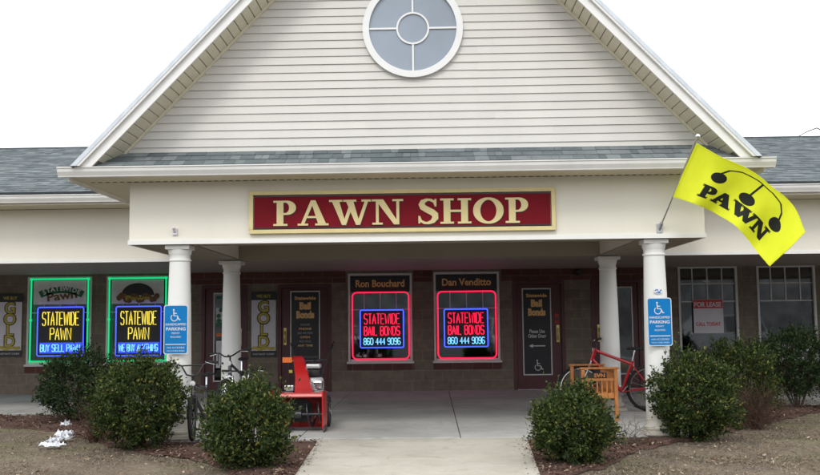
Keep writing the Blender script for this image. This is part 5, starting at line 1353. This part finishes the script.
# ============================================================ BEHIND THE CAMERA (seen in the glass): parked cars and a far tree line
def car(x, y, rz, paint, label, kind):
    r = empty('parked_car', (x, y, -.18), (0, 0, rz)); tag(r, label, 'car', 'cars parked behind the viewer')
    L_ = 2.3 if kind == 'suv' else 2.2; H = 1.72 if kind == 'suv' else 1.42; hw_ = .92
    bm = B(); body = [(-L_, .35), (-L_, .85), (-L_ + .1, .98), (L_ - 1.15, 1.02), (L_ - .2, .90), (L_, .70), (L_, .32), (L_ - .4, .25), (-L_ + .3, .25)]
    prism(bm, body, 'y', -hw_, hw_); obj('body', bm, paint, r, bevel=.06)
    rear = -L_ + (.15 if kind == 'suv' else .8)
    bm = B(); v = []
    for (xx, zz, ww) in ((rear, 1.0, .86), (rear + .25, H - .06, .70), (.35, H - .02, .70), (L_ - 1.1, 1.02, .86)):
        v.append([bm.verts.new((xx, -ww, zz)), bm.verts.new((xx, ww, zz))])
    bm.faces.new([v[0][0], v[1][0], v[2][0], v[3][0]]); bm.faces.new([v[0][1], v[3][1], v[2][1], v[1][1]])
    for i in range(4): bm.faces.new([v[i][0], v[i][1], v[(i + 1) % 4][1], v[(i + 1) % 4][0]])
    obj('glasshouse', bm, 'glassdark', r, bevel=.03)
    bm = B(); box(bm, rear + .22, .40, -.72, .72, H - .06, H); obj('roof_panel', bm, paint, r, bevel=.02)
    bm = B()
    for s in (-1, 1):
        tube(bm, [(L_ - 1.1, s * .87, 1.0), (.38, s * .71, H - .03)], .035, 6); tube(bm, [(rear, s * .87, .98), (rear + .24, s * .71, H - .03)], .045, 6); tube(bm, [(-.25, s * .875, 1.0), (-.2, s * .71, H - .04)], .03, 6)
    obj('pillar', bm, paint, r)
    for s in (-1, 1):
        for xx in (-L_ + .8, L_ - .85):
            bm = B(); lathe(bm, [(.2, -.11), (.32, -.11), (.34, -.08), (.34, .08), (.32, .11), (.2, .11)], 24, (xx, s * (hw_ - .06), .34), 'y'); w = obj('wheel', bm, 'rubber', r, smooth=40)
            bm = B(); lathe(bm, [(.2, -.115), (.05, -.10), (.05, .10), (.2, .115)], 16, (xx, s * (hw_ - .06), .34), 'y'); obj('rim', bm, 'steel', w)
        bm = B(); box(bm, L_ - .10, L_ - .01, s * .55 - .16, s * .55 + .16, .62, .76); obj('headlight', bm, 'letterwhite', r, bevel=.01)
        bm = B(); box(bm, L_ - 1.25, L_ - 1.1, s * .99 - .09, s * .99 + .09, 1.0, 1.13); obj('mirror', bm, paint, r, bevel=.02)
    bm = B(); box(bm, L_ - .02, L_ + .005, -.38, .38, .45, .66); obj('grille', bm, 'darksteel', r)
M['glassdark'] = plain('car_glass', (.02, .025, .03), .05, .1, 2, spec=.8)
M['carblack'] = plain('black_car_paint', (.02, .022, .03), .2, .1, 3, coat=.6)
M['carsilver'] = plain('silver_car_paint', (.40, .41, .43), .3, .05, 3, metal=.4, coat=.6)
M['cargreen'] = plain('green_car_paint', (.03, .06, .05), .25, .1, 3, coat=.6)
car(12.2, -2.4, math.radians(168), 'carsilver', 'pale sport utility car parked broadside, furthest along the row behind the viewer', 'suv')
car(18.2, -1.6, math.radians(95), 'carsilver', 'silver saloon car parked nose in at the far right behind the viewer', 'sedan')
car(-2.6, -3.2, math.radians(92), 'cargreen', 'dark green saloon car parked nose in just behind the viewer', 'sedan')
car(3.6, -3.0, math.radians(88), 'carsilver', 'silver sport utility car parked nose in just behind the viewer', 'suv')
v = []; f = []; n = 160
for i in range(n + 1):
    x = -160 + 320 * i / n; h = 9 + 2.5 * math.sin(i * .7) + 2 * math.sin(i * 1.9) + random.uniform(-1.2, 1.2)
    for (dy, k) in ((0, 0), (-1.5, .55), (-4, .9), (-8, 1), (-14, .5), (-18, 0)): v.append((x + random.uniform(-.6, .6), -58 + dy + random.uniform(-.8, .8), h * k - .25))
for i in range(n):
    for j in range(5): f.append((i * 6 + j, (i + 1) * 6 + j, (i + 1) * 6 + j + 1, i * 6 + j + 1))
M['wood_far'] = plain('far_wood', (.15, .155, .16), .9, .5, .8)
tag(pyobj('far_wood', v, f, 'wood_far'), 'low line of dark woodland far behind the viewer', kind='stuff')
# bare branch tips of a tree standing behind the roof
bt = empty('bare_tree', (13.2, 30.5, 0)); tag(bt, 'bare tree whose drooping branch tip shows over the roof at the right edge', 'tree')
bm = B(); tube(bm, [(0, 0, -.1), (.05, 0, 2.5), (.1, 0, 5.2), (.0, 0, 6.6)], [.14, .11, .08, .05], 10); obj('trunk', bm, 'stem', bt, smooth=180)
bm = B()
tube(bm, [(.0, 0, 6.6), (-.3, -.2, 7.3), (-.62, -.3, 7.42), (-.95, -.35, 7.30), (-1.25, -.4, 7.14), (-1.42, -.4, 6.95)], [.03, .025, .02, .016, .014, .008], 6)
tube(bm, [(-.3, -.2, 7.3), (-.55, -.5, 7.15), (-.85, -.6, 7.02), (-1.0, -.6, 6.8)], [.014, .011, .009, .005], 6)
tube(bm, [(.0, 0, 6.6), (.4, .2, 7.2), (.9, .3, 7.5), (1.4, .3, 7.2)], [.03, .025, .018, .008], 6)
tube(bm, [(.05, 0, 5.4), (.6, .3, 6.1), (1.2, .4, 6.5), (1.7, .3, 6.4)], [.03, .025, .018, .008], 6)
obj('branches', bm, 'twiggrey', bt)
